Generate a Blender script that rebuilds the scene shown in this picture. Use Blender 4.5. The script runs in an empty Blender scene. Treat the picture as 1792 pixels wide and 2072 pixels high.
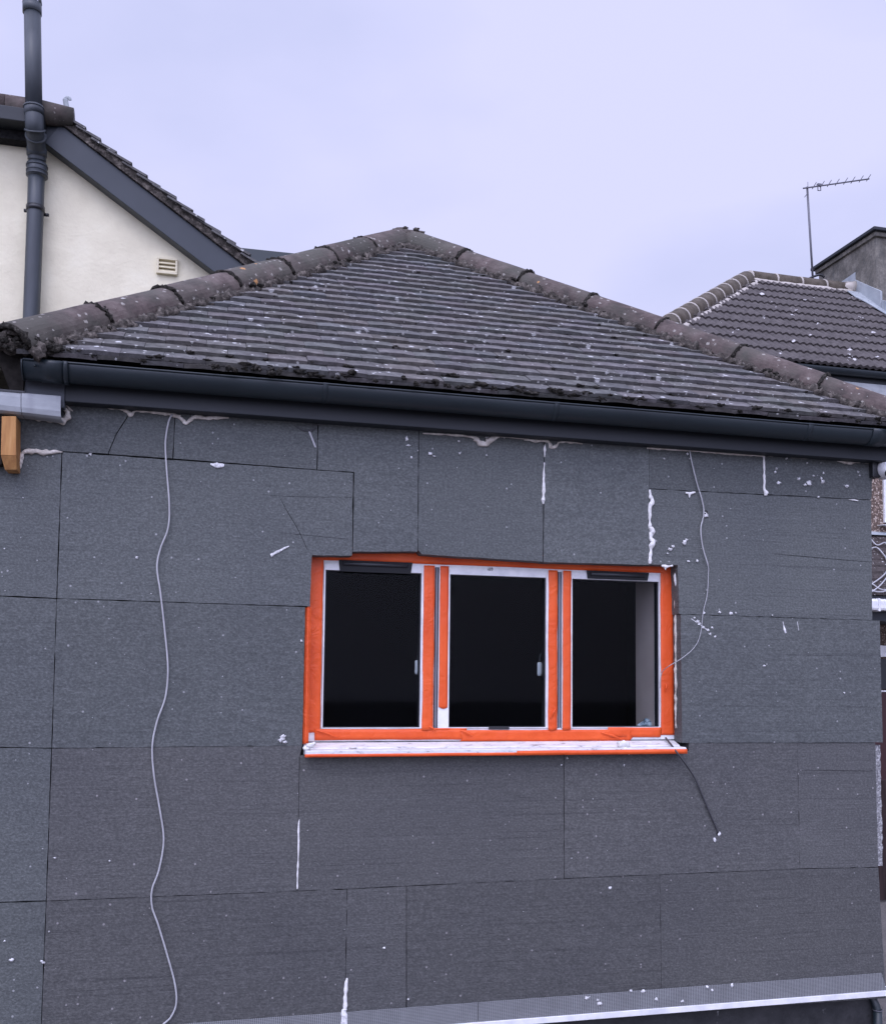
import bpy, bmesh, math, random
from mathutils import Vector, noise
random.seed(7)
R_ = math.radians
scene = bpy.context.scene
# ------------------------------------------------------------------ camera
# pixel space used for measuring: 1792 x 2072 (same aspect as the render)
FPX, PY = 1950.0, 1224.68
PITCH, YAW, ROLL = R_(4.0766), R_(13.7719), R_(0.6303)
CAM = Vector((0.0, -4.146, 1.6))
FW = Vector((math.sin(YAW)*math.cos(PITCH), math.cos(YAW)*math.cos(PITCH), math.sin(PITCH)))
_rt = Vector((math.cos(YAW), -math.sin(YAW), 0.0)); _up = _rt.cross(FW)
RT = _rt*math.cos(ROLL) + _up*math.sin(ROLL)
UP = _up*math.cos(ROLL) - _rt*math.sin(ROLL)
cd = bpy.data.cameras.new('camera'); cam = bpy.data.objects.new('camera', cd)
scene.collection.objects.link(cam); scene.camera = cam
from mathutils import Matrix
m = Matrix.Identity(4)
for i in range(3):
    m[i][0] = RT[i]; m[i][1] = UP[i]; m[i][2] = -FW[i]; m[i][3] = CAM[i]
cam.matrix_world = m
cd.sensor_fit = 'VERTICAL'; cd.sensor_height = 24.0
cd.lens = 24.0*FPX/2072.0
cd.shift_y = (PY-1036.0)/2072.0
cd.clip_start = 0.05; cd.clip_end = 500
# ------------------------------------------------------------------ world
SUN_EL, SUN_ROT = R_(52), R_(205)
w = bpy.data.worlds.new('World'); scene.world = w; w.use_nodes = True
nt = w.node_tree; nt.nodes.clear()
N = nt.nodes.new; Lk = nt.links.new
out = N('ShaderNodeOutputWorld'); bg = N('ShaderNodeBackground'); Lk(bg.outputs[0], out.inputs[0])
sky = N('ShaderNodeTexSky'); sky.sky_type = 'NISHITA'; sky.sun_disc = False
sky.sun_elevation = SUN_EL; sky.sun_rotation = SUN_ROT
tc = N('ShaderNodeTexCoord')
dot = N('ShaderNodeVectorMath'); dot.operation = 'DOT_PRODUCT'
dot.inputs[1].default_value = (-0.26, -0.58, 0.77)
Lk(tc.outputs['Generated'], dot.inputs[0])
mr = N('ShaderNodeMapRange'); mr.inputs[1].default_value = 0.30; mr.inputs[2].default_value = 1.0
mr.inputs[3].default_value = 10.6; mr.inputs[4].default_value = 36; mr.interpolation_type = 'SMOOTHSTEP'
Lk(dot.outputs['Value'], mr.inputs[0])
nz = N('ShaderNodeTexNoise'); nz.inputs['Scale'].default_value = 2.3; nz.inputs['Detail'].default_value = 5
nz.inputs['Roughness'].default_value = 0.45
mp = N('ShaderNodeMapping'); mp.inputs['Scale'].default_value = (1, 1, 2.2); mp.inputs['Location'].default_value = (1.3, 2.1, 0.4)
Lk(tc.outputs['Generated'], mp.inputs[0]); Lk(mp.outputs[0], nz.inputs[0])
cr = N('ShaderNodeValToRGB')
cr.color_ramp.elements[0].position = 0.36; cr.color_ramp.elements[0].color = (0.575, 0.61, 0.91, 1)
cr.color_ramp.elements[1].position = 0.60; cr.color_ramp.elements[1].color = (0.71, 0.72, 1.03, 1)
Lk(nz.outputs[0], cr.inputs[0])
vm = N('ShaderNodeVectorMath'); vm.operation = 'SCALE'
Lk(cr.outputs[0], vm.inputs[0]); Lk(mr.outputs[0], vm.inputs['Scale'])
mx = N('ShaderNodeMixRGB'); mx.inputs[0].default_value = 0.05
Lk(vm.outputs[0], mx.inputs[1]); Lk(sky.outputs[0], mx.inputs[2])
Lk(mx.outputs[0], bg.inputs[0]); bg.inputs[1].default_value = 0.1
# ------------------------------------------------------------------ sun (behind thin cloud: weak and broad)
sd = bpy.data.lights.new('sun', 'SUN'); sd.energy = 0.6; sd.angle = R_(25); sd.color = (1.0, 0.96, 0.92)
so = bpy.data.objects.new('sun', sd); scene.collection.objects.link(so)
sv = Vector((-0.30, -0.62, 0.95)).normalized()
so.rotation_euler = sv.to_track_quat('Z', 'Y').to_euler(); so.location = (0, -6, 9)
scene.view_settings.view_transform = 'Standard'; scene.view_settings.look = 'None'
scene.view_settings.exposure = 0.0; scene.view_settings.gamma = 1.0

# ------------------------------------------------------------------ measuring helpers
def ray(u, v):
    return FW + RT*((u-896)/FPX) - UP*((v-PY)/FPX)
def at(u, v, Y=0.0):
    d = ray(u, v); return CAM + d*((Y-CAM.y)/d.y)
def X(u, v, Y=0.0): return at(u, v, Y).x
def Z(u, v, Y=0.0): return at(u, v, Y).z

# ------------------------------------------------------------------ materials
def mat(name, col, rough=0.7, spec=0.3, build=None, metal=0.0):
    M = bpy.data.materials.new(name); M.use_nodes = True
    t = M.node_tree; b = t.nodes['Principled BSDF']
    b.inputs['Base Color'].default_value = (*col, 1); b.inputs['Roughness'].default_value = rough
    b.inputs['Specular IOR Level'].default_value = spec; b.inputs['Metallic'].default_value = metal
    if build: build(t, b)
    return M
def nmath(t, op, a, b=None):
    n = t.nodes.new('ShaderNodeMath'); n.operation = op
    for i, x in enumerate((a, b)):
        if x is None: continue
        if isinstance(x, (int, float)): n.inputs[i].default_value = x
        else: t.links.new(x, n.inputs[i])
    return n.outputs[0]
def ntex(t, scale, detail=3, rough=0.55, stretch=(1, 1, 1), dist=0.0):
    c = t.nodes.new('ShaderNodeTexCoord'); mp = t.nodes.new('ShaderNodeMapping')
    mp.inputs['Scale'].default_value = stretch; t.links.new(c.outputs['Object'], mp.inputs[0])
    n = t.nodes.new('ShaderNodeTexNoise'); n.inputs['Scale'].default_value = scale
    n.inputs['Detail'].default_value = detail; n.inputs['Roughness'].default_value = rough
    n.inputs['Distortion'].default_value = dist
    t.links.new(mp.outputs[0], n.inputs[0]); return n.outputs[0]
def nramp(t, src, stops):
    n = t.nodes.new('ShaderNodeValToRGB'); t.links.new(src, n.inputs[0])
    e = n.color_ramp.elements
    while len(e) < len(stops): e.new(0.5)
    for k, (p, c) in enumerate(stops):
        e[k].position = p; e[k].color = (*c, 1) if len(c) == 3 else c
    return n.outputs[0]
def nmix(t, fac, a, b, mode='MIX'):
    n = t.nodes.new('ShaderNodeMixRGB'); n.blend_type = mode
    for i, x in ((0, fac), (1, a), (2, b)):
        if isinstance(x, (int, float)): n.inputs[i].default_value = x
        elif isinstance(x, tuple): n.inputs[i].default_value = (*x, 1)
        else: t.links.new(x, n.inputs[i])
    return n.outputs[0]
def nvor(t, scale, stretch=(1, 1, 1), out='Distance', rnd=1.0):
    c = t.nodes.new('ShaderNodeTexCoord'); mp = t.nodes.new('ShaderNodeMapping')
    mp.inputs['Scale'].default_value = stretch; t.links.new(c.outputs['Object'], mp.inputs[0])
    n = t.nodes.new('ShaderNodeTexVoronoi'); n.inputs['Scale'].default_value = scale
    n.inputs['Randomness'].default_value = rnd
    t.links.new(mp.outputs[0], n.inputs[0]); return n
def nbump(t, b, h, strength=0.5, dist=0.004):
    n = t.nodes.new('ShaderNodeBump'); n.inputs['Strength'].default_value = strength
    n.inputs['Distance'].default_value = dist; t.links.new(h, n.inputs['Height'])
    t.links.new(n.outputs[0], b.inputs['Normal'])
def lichen(t, col, scale, keep, r, c=(0.62, 0.62, 0.62), wob=0.5):
    """scattered round pale growths over a colour"""
    v = nvor(t, scale)
    sep = t.nodes.new('ShaderNodeSeparateColor'); t.links.new(v.outputs['Color'], sep.inputs[0])
    k = nmath(t, 'GREATER_THAN', sep.outputs[0], keep)
    rr = nmath(t, 'MULTIPLY', sep.outputs[1], r)
    wv = nmath(t, 'MULTIPLY', nmath(t, 'SUBTRACT', ntex(t, scale*5, 2), 0.5), wob)
    d = nmath(t, 'ADD', v.outputs['Distance'], nmath(t, 'MULTIPLY', wv, r))
    inside = nmath(t, 'LESS_THAN', d, rr)
    f = nmath(t, 'MULTIPLY', nmath(t, 'MULTIPLY', k, inside), 0.9)
    return nmix(t, f, col, c)
def objrand(t, lo, hi):
    o = t.nodes.new('ShaderNodeObjectInfo'); n = t.nodes.new('ShaderNodeMapRange')
    n.inputs[3].default_value = lo; n.inputs[4].default_value = hi
    t.links.new(o.outputs['Random'], n.inputs[0]); return n.outputs[0]

def b_eps(lines):
    def f(t, b):
        g1 = ntex(t, 125, 3, 0.75, (0.7, 1, 1))
        g2 = ntex(t, 34, 3, 0.6, (0.45, 1, 1.3))
        base = nramp(t, g1, [(0.30, (0.060, 0.065, 0.064)), (0.5, (0.090, 0.097, 0.095)), (0.74, (0.152, 0.160, 0.157))])
        c2 = nramp(t, g2, [(0.3, (0.90, 0.90, 0.90)), (0.7, (1.08, 1.08, 1.08))])
        col = nmix(t, 1.0, base, c2, 'MULTIPLY')
        big = nramp(t, ntex(t, 1.3, 3, 0.5), [(0.3, (0.90, 0.90, 0.92)), (0.7, (1.08, 1.07, 1.05))])
        col = nmix(t, 1.0, col, big, 'MULTIPLY')
        st = ntex(t, 1.0, 4, 0.75, (0.9, 0.9, 75))
        sc = nramp(t, st, [(0.30, (0.62, 0.62, 0.64)), (0.44, (1, 1, 1)), (0.60, (1, 1, 1)), (0.74, (1.32, 1.32, 1.32))])
        col = nmix(t, lines, col, sc, 'MULTIPLY')
        sc2 = nramp(t, ntex(t, 2.6, 5, 0.7, (1, 1, 2.6), 0.6), [(0.58, (0, 0, 0)), (0.74, (1, 1, 1))])
        sc3 = nramp(t, ntex(t, 30, 3, 0.7, (0.6, 1, 2.2)), [(0.45, (0, 0, 0)), (0.65, (1, 1, 1))])
        col = nmix(t, nmath(t, 'MULTIPLY', nmath(t, 'MULTIPLY', sc2, sc3), 0.35), col, (0.22, 0.23, 0.23))
        v = nvor(t, 46); sep = t.nodes.new('ShaderNodeSeparateColor'); t.links.new(v.outputs['Color'], sep.inputs[0])
        k = nmath(t, 'MULTIPLY', nmath(t, 'GREATER_THAN', sep.outputs[0], 0.965), nmath(t, 'LESS_THAN', v.outputs['Distance'], 0.2))
        col = nmix(t, nmath(t, 'MULTIPLY', k, 0.7), col, (0.36, 0.36, 0.36))
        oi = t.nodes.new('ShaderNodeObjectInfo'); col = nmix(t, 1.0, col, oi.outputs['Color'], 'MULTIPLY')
        t.links.new(col, b.inputs['Base Color'])
        h = nmath(t, 'ADD', g1, nmath(t, 'MULTIPLY', st, 0.8*lines))
        nbump(t, b, h, 0.6, 0.004)
    return f
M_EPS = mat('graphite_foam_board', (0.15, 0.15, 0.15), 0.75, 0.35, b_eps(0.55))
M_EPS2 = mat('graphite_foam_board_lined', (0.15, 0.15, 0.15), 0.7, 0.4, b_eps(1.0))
def b_gap(t, b): t.links.new(nramp(t, ntex(t, 60), [(0.3, (0.008, 0.008, 0.009)), (0.7, (0.03, 0.03, 0.03))]), b.inputs['Base Color'])
M_GAP = mat('dark_joint', (0.012, 0.012, 0.013), 0.95, 0.1, b_gap)
def b_epsedge(t, b):
    t.links.new(nramp(t, ntex(t, 120, 2, 0.7), [(0.3, (0.10, 0.10, 0.11)), (0.55, (0.28, 0.28, 0.28)), (0.75, (0.6, 0.6, 0.6))]), b.inputs['Base Color'])
    nbump(t, b, ntex(t, 90, 2), 0.8, 0.006)
M_EDGE = mat('cut_foam_edge', (0.3, 0.3, 0.3), 0.85, 0.2, b_epsedge)
def b_foam(c1, c2):
    def f(t, b):
        t.links.new(nramp(t, ntex(t, 40, 4, 0.6), [(0.3, c1), (0.65, c2)]), b.inputs['Base Color'])
        nbump(t, b, ntex(t, 120, 3), 0.5, 0.003)
    return f
M_FOAM = mat('expanding_foam', (0.8, 0.8, 0.8), 0.7, 0.3, b_foam((0.62, 0.61, 0.58), (0.82, 0.81, 0.79)))
M_FOAMC = mat('aged_foam', (0.5, 0.45, 0.4), 0.8, 0.2, b_foam((0.38, 0.34, 0.29), (0.72, 0.68, 0.61)))
def b_splat(t, b): t.links.new(nramp(t, ntex(t, 90, 2), [(0.35, (0.42, 0.42, 0.42)), (0.6, (0.78, 0.78, 0.78))]), b.inputs['Base Color'])
M_SPLAT = mat('dried_adhesive', (0.7, 0.7, 0.7), 0.7, 0.3, b_splat)
def b_gut(t, b):
    n = ntex(t, 3, 4, 0.6, (0.6, 3, 3))
    t.links.new(nramp(t, n, [(0.3, (0.008, 0.014, 0.018)), (0.7, (0.015, 0.024, 0.029))]), b.inputs['Base Color'])
    b.inputs['Roughness'].default_value = 0.42
    nbump(t, b, ntex(t, 5, 2, 0.5, (0.5, 2, 2)), 0.25, 0.01)
M_GUT = mat('black_plastic', (0.02, 0.024, 0.03), 0.38, 0.5, b_gut)
def b_fas(t, b):
    n = ntex(t, 4, 4, 0.6, (0.3, 3, 5))
    t.links.new(nramp(t, n, [(0.3, (0.010, 0.013, 0.017)), (0.7, (0.017, 0.021, 0.026))]), b.inputs['Base Color'])
M_FAS = mat('black_fascia', (0.02, 0.022, 0.028), 0.5, 0.4, b_fas)
M_FASL = mat('grey_fascia_end', (0.075, 0.085, 0.10), 0.5, 0.4)
def b_tile(t, b):
    at_ = t.nodes.new('ShaderNodeAttribute'); at_.attribute_name = 'tone'
    n = ntex(t, 26, 4, 0.65)
    col = nramp(t, n, [(0.25, (0.064, 0.064, 0.063)), (0.5, (0.112, 0.110, 0.107)), (0.75, (0.180, 0.177, 0.170))])
    col = nmix(t, nramp(t, ntex(t, 5, 3), [(0.4, (0, 0, 0)), (0.7, (0.3, 0.3, 0.3))]), col, (0.125, 0.108, 0.103))
    col = nmix(t, 1.0, col, at_.outputs['Color'], 'MULTIPLY')
    col = lichen(t, col, 26, 0.83, 0.36, (0.55, 0.55, 0.54), 1.6)
    col = lichen(t, col, 55, 0.90, 0.42, (0.50, 0.50, 0.48), 0.8)
    t.links.new(col, b.inputs['Base Color']); nbump(t, b, ntex(t, 70, 3, 0.7), 0.8, 0.004)
M_TILE = mat('weathered_plain_tile', (0.08, 0.075, 0.07), 0.88, 0.2, b_tile)
def b_under(t, b): t.links.new(nramp(t, ntex(t, 30), [(0.3, (0.012, 0.011, 0.010)), (0.7, (0.03, 0.027, 0.024))]), b.inputs['Base Color'])
M_UND = mat('tile_underlay', (0.02, 0.02, 0.02), 0.95, 0.1, b_under)
def b_hip(t, b):
    n = ntex(t, 11, 5, 0.65)
    col = nramp(t, n, [(0.28, (0.040, 0.035, 0.032)), (0.5, (0.094, 0.073, 0.066)), (0.72, (0.150, 0.122, 0.110))])
    col = nmix(t, nramp(t, ntex(t, 3.1, 4, 0.6), [(0.42, (0, 0, 0)), (0.62, (0.75, 0.75, 0.75))]), col, (0.078, 0.078, 0.064))
    rn = objrand(t, 0.8, 1.15); cm = t.nodes.new('ShaderNodeCombineColor')
    for i in range(3): t.links.new(rn, cm.inputs[i])
    col = nmix(t, 1.0, col, cm.outputs[0], 'MULTIPLY')
    col = lichen(t, col, 38, 0.62, 0.36, (0.30, 0.28, 0.25), 1.8)
    col = lichen(t, col, 22, 0.90, 0.30, (0.40, 0.39, 0.36), 1.9)
    col = lichen(t, col, 14, 0.93, 0.28, (0.45, 0.24, 0.10), 1.2)
    t.links.new(col, b.inputs['Base Color']); nbump(t, b, nmath(t, 'ADD', ntex(t, 60, 3, 0.7), n), 0.7, 0.005)
M_HIP = mat('clay_hip_tile', (0.12, 0.09, 0.08), 0.9, 0.2, b_hip)
def b_mort(t, b):
    t.links.new(nramp(t, ntex(t, 30, 4, 0.7), [(0.32, (0.025, 0.023, 0.020)), (0.52, (0.075, 0.066, 0.058)), (0.74, (0.24, 0.21, 0.18))]), b.inputs['Base Color'])
    nbump(t, b, ntex(t, 60, 3), 0.9, 0.008)
M_MORT = mat('old_mortar', (0.15, 0.13, 0.11), 0.95, 0.1, b_mort)
def b_moss(t, b):
    t.links.new(nramp(t, ntex(t, 60, 3, 0.7), [(0.3, (0.012, 0.012, 0.011)), (0.55, (0.038, 0.035, 0.030)), (0.8, (0.12, 0.11, 0.095))]), b.inputs['Base Color'])
    nbump(t, b, ntex(t, 140, 3), 1.0, 0.006)
M_MOSS = mat('dry_moss', (0.03, 0.03, 0.025), 1.0, 0.05, b_moss)
def b_rend(t, b):
    n = ntex(t, 3.5, 5, 0.6)
    col = nramp(t, n, [(0.3, (0.66, 0.61, 0.45)), (0.55, (0.75, 0.70, 0.52)), (0.75, (0.80, 0.76, 0.58))])
    t.links.new(col, b.inputs['Base Color'])
    nbump(t, b, nmath(t, 'ADD', nmath(t, 'MULTIPLY', ntex(t, 5, 4, 0.6, dist=1.0), 2.0), ntex(t, 40, 3)), 0.28, 0.010)
M_REND = mat('cream_render', (0.8, 0.76, 0.62), 0.85, 0.2, b_rend)
def b_barge(t, b): t.links.new(nramp(t, ntex(t, 3, 3), [(0.3, (0.027, 0.034, 0.042)), (0.7, (0.038, 0.046, 0.055))]), b.inputs['Base Color'])
M_BARGE = mat('slate_grey_board', (0.05, 0.058, 0.07), 0.45, 0.4, b_barge)
def b_pipe(t, b):
    t.links.new(nramp(t, ntex(t, 5, 4, 0.6, (3, 3, 0.5)), [(0.3, (0.032, 0.039, 0.046)), (0.7, (0.054, 0.063, 0.071))]), b.inputs['Base Color'])
M_PIPE = mat('grey_black_pipe', (0.06, 0.065, 0.075), 0.45, 0.45, b_pipe)
M_VENT = mat('cream_vent_plastic', (0.66, 0.60, 0.42), 0.5, 0.4)
def b_upvc(t, b):
    t.links.new(nramp(t, ntex(t, 9, 4, 0.7), [(0.3, (0.60, 0.61, 0.63)), (0.6, (0.80, 0.80, 0.80))]), b.inputs['Base Color'])
M_UPVC = mat('white_plastic', (0.8, 0.8, 0.8), 0.35, 0.5, b_upvc)
def b_dirtw(t, b):
    col = nramp(t, ntex(t, 4, 5, 0.65, (1, 1, 3)), [(0.3, (0.25, 0.27, 0.28)), (0.6, (0.37, 0.39, 0.40))])
    col = nmix(t, nramp(t, ntex(t, 14, 3, 0.6, (1, 1, 0.25)), [(0.55, (0, 0, 0)), (0.75, (0.5, 0.5, 0.5))]), col, (0.22, 0.23, 0.25))
    t.links.new(col, b.inputs['Base Color'])
M_DIRTW = mat('weathered_white_plastic', (0.55, 0.55, 0.57), 0.5, 0.4, b_dirtw)
def b_sill(t, b):
    col = nramp(t, ntex(t, 55, 4, 0.7, (0.3, 1, 1)), [(0.33, (0.30, 0.29, 0.29)), (0.42, (0.62, 0.62, 0.62)), (0.6, (0.72, 0.72, 0.72))])
    t.links.new(col, b.inputs['Base Color'])
M_SILL = mat('dusty_white_sill', (0.8, 0.8, 0.8), 0.45, 0.4, b_sill)
def b_tape(t, b):
    n = ntex(t, 7, 4, 0.6, (1, 1, 0.6))
    t.links.new(nramp(t, n, [(0.3, (0.66, 0.078, 0.014)), (0.7, (0.80, 0.118, 0.022))]), b.inputs['Base Color'])
    nbump(t, b, nmath(t, 'ADD', ntex(t, 11, 4, 0.6, (1, 1, 1), 2.2), nmath(t, 'MULTIPLY', ntex(t, 60, 2), 0.12)), 0.42, 0.012)
M_TAPE = mat('orange_masking_tape', (0.72, 0.08, 0.015), 0.42, 0.35, b_tape)
def b_glass(t, b):
    tr = t.nodes.new('ShaderNodeBsdfTransparent'); tr.inputs[0].default_value = (0.80, 0.83, 0.84, 1)
    gl = t.nodes.new('ShaderNodeBsdfGlossy'); gl.inputs['Roughness'].default_value = 0.03
    mx_ = t.nodes.new('ShaderNodeMixShader'); mx_.inputs[0].default_value = 0.005
    t.links.new(tr.outputs[0], mx_.inputs[1]); t.links.new(gl.outputs[0], mx_.inputs[2])
    t.links.new(mx_.outputs[0], t.nodes['Material Output'].inputs['Surface'])
M_GLASS = mat('tinted_glass', (0.75, 0.78, 0.8), 0.0, 0.25, b_glass)
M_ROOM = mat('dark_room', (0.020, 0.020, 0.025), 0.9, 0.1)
def b_plas(t, b): t.links.new(nramp(t, ntex(t, 6, 3), [(0.3, (0.62, 0.49, 0.44)), (0.7, (0.74, 0.60, 0.54))]), b.inputs['Base Color'])
M_PLAS = mat('bare_plaster', (0.4, 0.33, 0.3), 0.9, 0.2, b_plas)
M_BLK = mat('black_plastic_strip', (0.018, 0.019, 0.022), 0.4, 0.5)
M_VBLK = mat('matt_black_tape', (0.009, 0.010, 0.012), 0.6, 0.3)
M_VHOOD = mat('black_vent_hood', (0.030, 0.033, 0.038), 0.35, 0.5)
M_GASK = mat('grey_gasket', (0.20, 0.20, 0.23), 0.5, 0.4)
def b_cable(t, b): t.links.new(nramp(t, ntex(t, 12, 3), [(0.3, (0.33, 0.33, 0.34)), (0.7, (0.46, 0.46, 0.47))]), b.inputs['Base Color'])
M_CAB = mat('grey_cable', (0.42, 0.42, 0.43), 0.45, 0.4, b_cable)
M_CABD = mat('dark_cable', (0.06, 0.06, 0.065), 0.45, 0.4)
def b_wood(t, b):
    n = ntex(t, 14, 4, 0.6, (3.5, 3.5, 0.35))
    t.links.new(nramp(t, n, [(0.3, (0.30, 0.14, 0.055)), (0.55, (0.43, 0.22, 0.080)), (0.75, (0.50, 0.28, 0.115))]), b.inputs['Base Color'])
M_WOOD = mat('fresh_timber', (0.6, 0.33, 0.13), 0.7, 0.2, b_wood)
def b_mesh(t, b):
    c = t.nodes.new('ShaderNodeTexCoord'); sp = t.nodes.new('ShaderNodeSeparateXYZ'); t.links.new(c.outputs['Object'], sp.inputs[0])
    def stripe(o, per, duty):
        f = nmath(t, 'FRACT', nmath(t, 'DIVIDE', o, per)); return nmath(t, 'LESS_THAN', f, duty)
    g = nmath(t, 'MAXIMUM', stripe(sp.outputs[0], 0.0085, 0.42), stripe(sp.outputs[2], 0.006, 0.35))
    n = ntex(t, 8, 4, 0.7)
    f = nmath(t, 'MULTIPLY', g, nmath(t, 'ADD', nmath(t, 'MULTIPLY', n, 0.8), 0.35))
    col = nmix(t, f, (0.070, 0.072, 0.074), (0.30, 0.31, 0.315))
    t.links.new(col, b.inputs['Base Color']); nbump(t, b, g, 0.5, 0.002)
M_MESH = mat('fibreglass_mesh', (0.3, 0.3, 0.32), 0.8, 0.2, b_mesh)
def b_bit(t, b):
    col = nramp(t, ntex(t, 6, 5, 0.7), [(0.3, (0.012, 0.013, 0.015)), (0.65, (0.035, 0.035, 0.037)), (0.85, (0.07, 0.07, 0.07))])
    col = nmix(t, nramp(t, ntex(t, 26, 4, 0.75, (1, 1, 0.7)), [(0.66, (0, 0, 0)), (0.74, (0.6, 0.6, 0.6))]), col, (0.4, 0.4, 0.4))
    t.links.new(col, b.inputs['Base Color']); nbump(t, b, ntex(t, 20, 4), 0.6, 0.01)
M_BIT = mat('bitumen_painted_plinth', (0.02, 0.02, 0.022), 0.55, 0.4, b_bit)
def b_peb(t, b):
    v = nvor(t, 42, (1, 1, 1), 'Color'); sep = t.nodes.new('ShaderNodeSeparateColor'); t.links.new(v.outputs['Color'], sep.inputs[0])
    col = nramp(t, sep.outputs[0], [(0.0, (0.10, 0.07, 0.055)), (0.45, (0.28, 0.21, 0.17)), (0.8, (0.45, 0.37, 0.31)), (1.0, (0.50, 0.44, 0.38))])
    col = nmix(t, nramp(t, v.outputs['Distance'], [(0.35, (0, 0, 0)), (0.6, (1, 1, 1))]), col, (0.11, 0.08, 0.065))
    t.links.new(col, b.inputs['Base Color']); nbump(t, b, v.outputs['Distance'], -0.8, 0.01)
M_PEB = mat('pebbledash', (0.3, 0.23, 0.19), 0.9, 0.2, b_peb)
def b_ptile(t, b):
    n = ntex(t, 9, 4, 0.6)
    col = nramp(t, n, [(0.3, (0.062, 0.055, 0.053)), (0.7, (0.110, 0.098, 0.094))])
    col = lichen(t, col, 7.5, 0.84, 0.34, (0.58, 0.57, 0.56), 2.2)
    t.links.new(col, b.inputs['Base Color']); nbump(t, b, ntex(t, 40, 3), 0.5, 0.006)
M_PTILE = mat('brown_profiled_tile', (0.09, 0.075, 0.068), 0.85, 0.2, b_ptile)
def b_newm(t, b): t.links.new(nramp(t, ntex(t, 8, 3), [(0.3, (0.36, 0.33, 0.29)), (0.7, (0.50, 0.46, 0.41))]), b.inputs['Base Color'])
M_NEWM = mat('fresh_mortar', (0.55, 0.52, 0.47), 0.9, 0.2, b_newm)
def b_rdg(t, b): t.links.new(nramp(t, ntex(t, 10, 4), [(0.3, (0.060, 0.050, 0.036)), (0.7, (0.13, 0.11, 0.088))]), b.inputs['Base Color'])
M_RDG = mat('brown_ridge_tile', (0.09, 0.08, 0.06), 0.85, 0.2, b_rdg)
def b_chim(t, b):
    col = nramp(t, ntex(t, 4, 6, 0.72), [(0.3, (0.085, 0.080, 0.070)), (0.5, (0.16, 0.15, 0.13)), (0.7, (0.27, 0.25, 0.215))])
    col = nmix(t, nramp(t, ntex(t, 9, 4, 0.6, (2.5, 2.5, 0.8)), [(0.5, (0, 0, 0)), (0.7, (0.7, 0.7, 0.7))]), col, (0.10, 0.10, 0.095))
    t.links.new(col, b.inputs['Base Color']); nbump(t, b, ntex(t, 25, 4), 0.8, 0.012)
M_CHIM = mat('weathered_grey_render', (0.18, 0.17, 0.15), 0.95, 0.1, b_chim)
def b_lead(t, b): t.links.new(nramp(t, ntex(t, 5, 4, 0.6), [(0.3, (0.27, 0.30, 0.32)), (0.7, (0.40, 0.43, 0.44))]), b.inputs['Base Color'])
M_LEAD = mat('lead_flashing', (0.34, 0.37, 0.39), 0.55, 0.4, b_lead)
M_ALU = mat('dull_aluminium', (0.13, 0.13, 0.15), 0.5, 0.4, metal=0.3)
M_DOOR = mat('maroon_door', (0.045, 0.016, 0.018), 0.4, 0.4)
def b_fence(t, b): t.links.new(nramp(t, ntex(t, 6, 4, 0.6, (8, 8, 0.6)), [(0.3, (0.018, 0.011, 0.011)), (0.7, (0.045, 0.028, 0.027))]), b.inputs['Base Color'])
M_FENCE = mat('dark_brown_timber', (0.03, 0.02, 0.02), 0.7, 0.2, b_fence)
def b_grd(t, b):
    col = nramp(t, ntex(t, 1.5, 6, 0.7), [(0.3, (0.085, 0.08, 0.075)), (0.7, (0.16, 0.15, 0.14))])
    t.links.new(nmix(t, 0.4, col, nramp(t, ntex(t, 60, 3), [(0.3, (0.06, 0.055, 0.05)), (0.7, (0.22, 0.2, 0.19))])), b.inputs['Base Color'])
    nbump(t, b, ntex(t, 30, 4), 0.5, 0.01)
M_GRD = mat('concrete_ground', (0.12, 0.11, 0.1), 0.9, 0.2, b_grd)
def b_cloth(t, b): t.links.new(nramp(t, ntex(t, 30, 3), [(0.4, (0.20, 0.26, 0.32)), (0.55, (0.70, 0.80, 0.88))]), b.inputs['Base Color'])
M_CLOTH = mat('blue_grey_glove', (0.3, 0.36, 0.42), 0.8, 0.2, b_cloth)
M_DGREEN = mat('dark_green_grey_board', (0.045, 0.055, 0.058), 0.5, 0.35)

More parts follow.
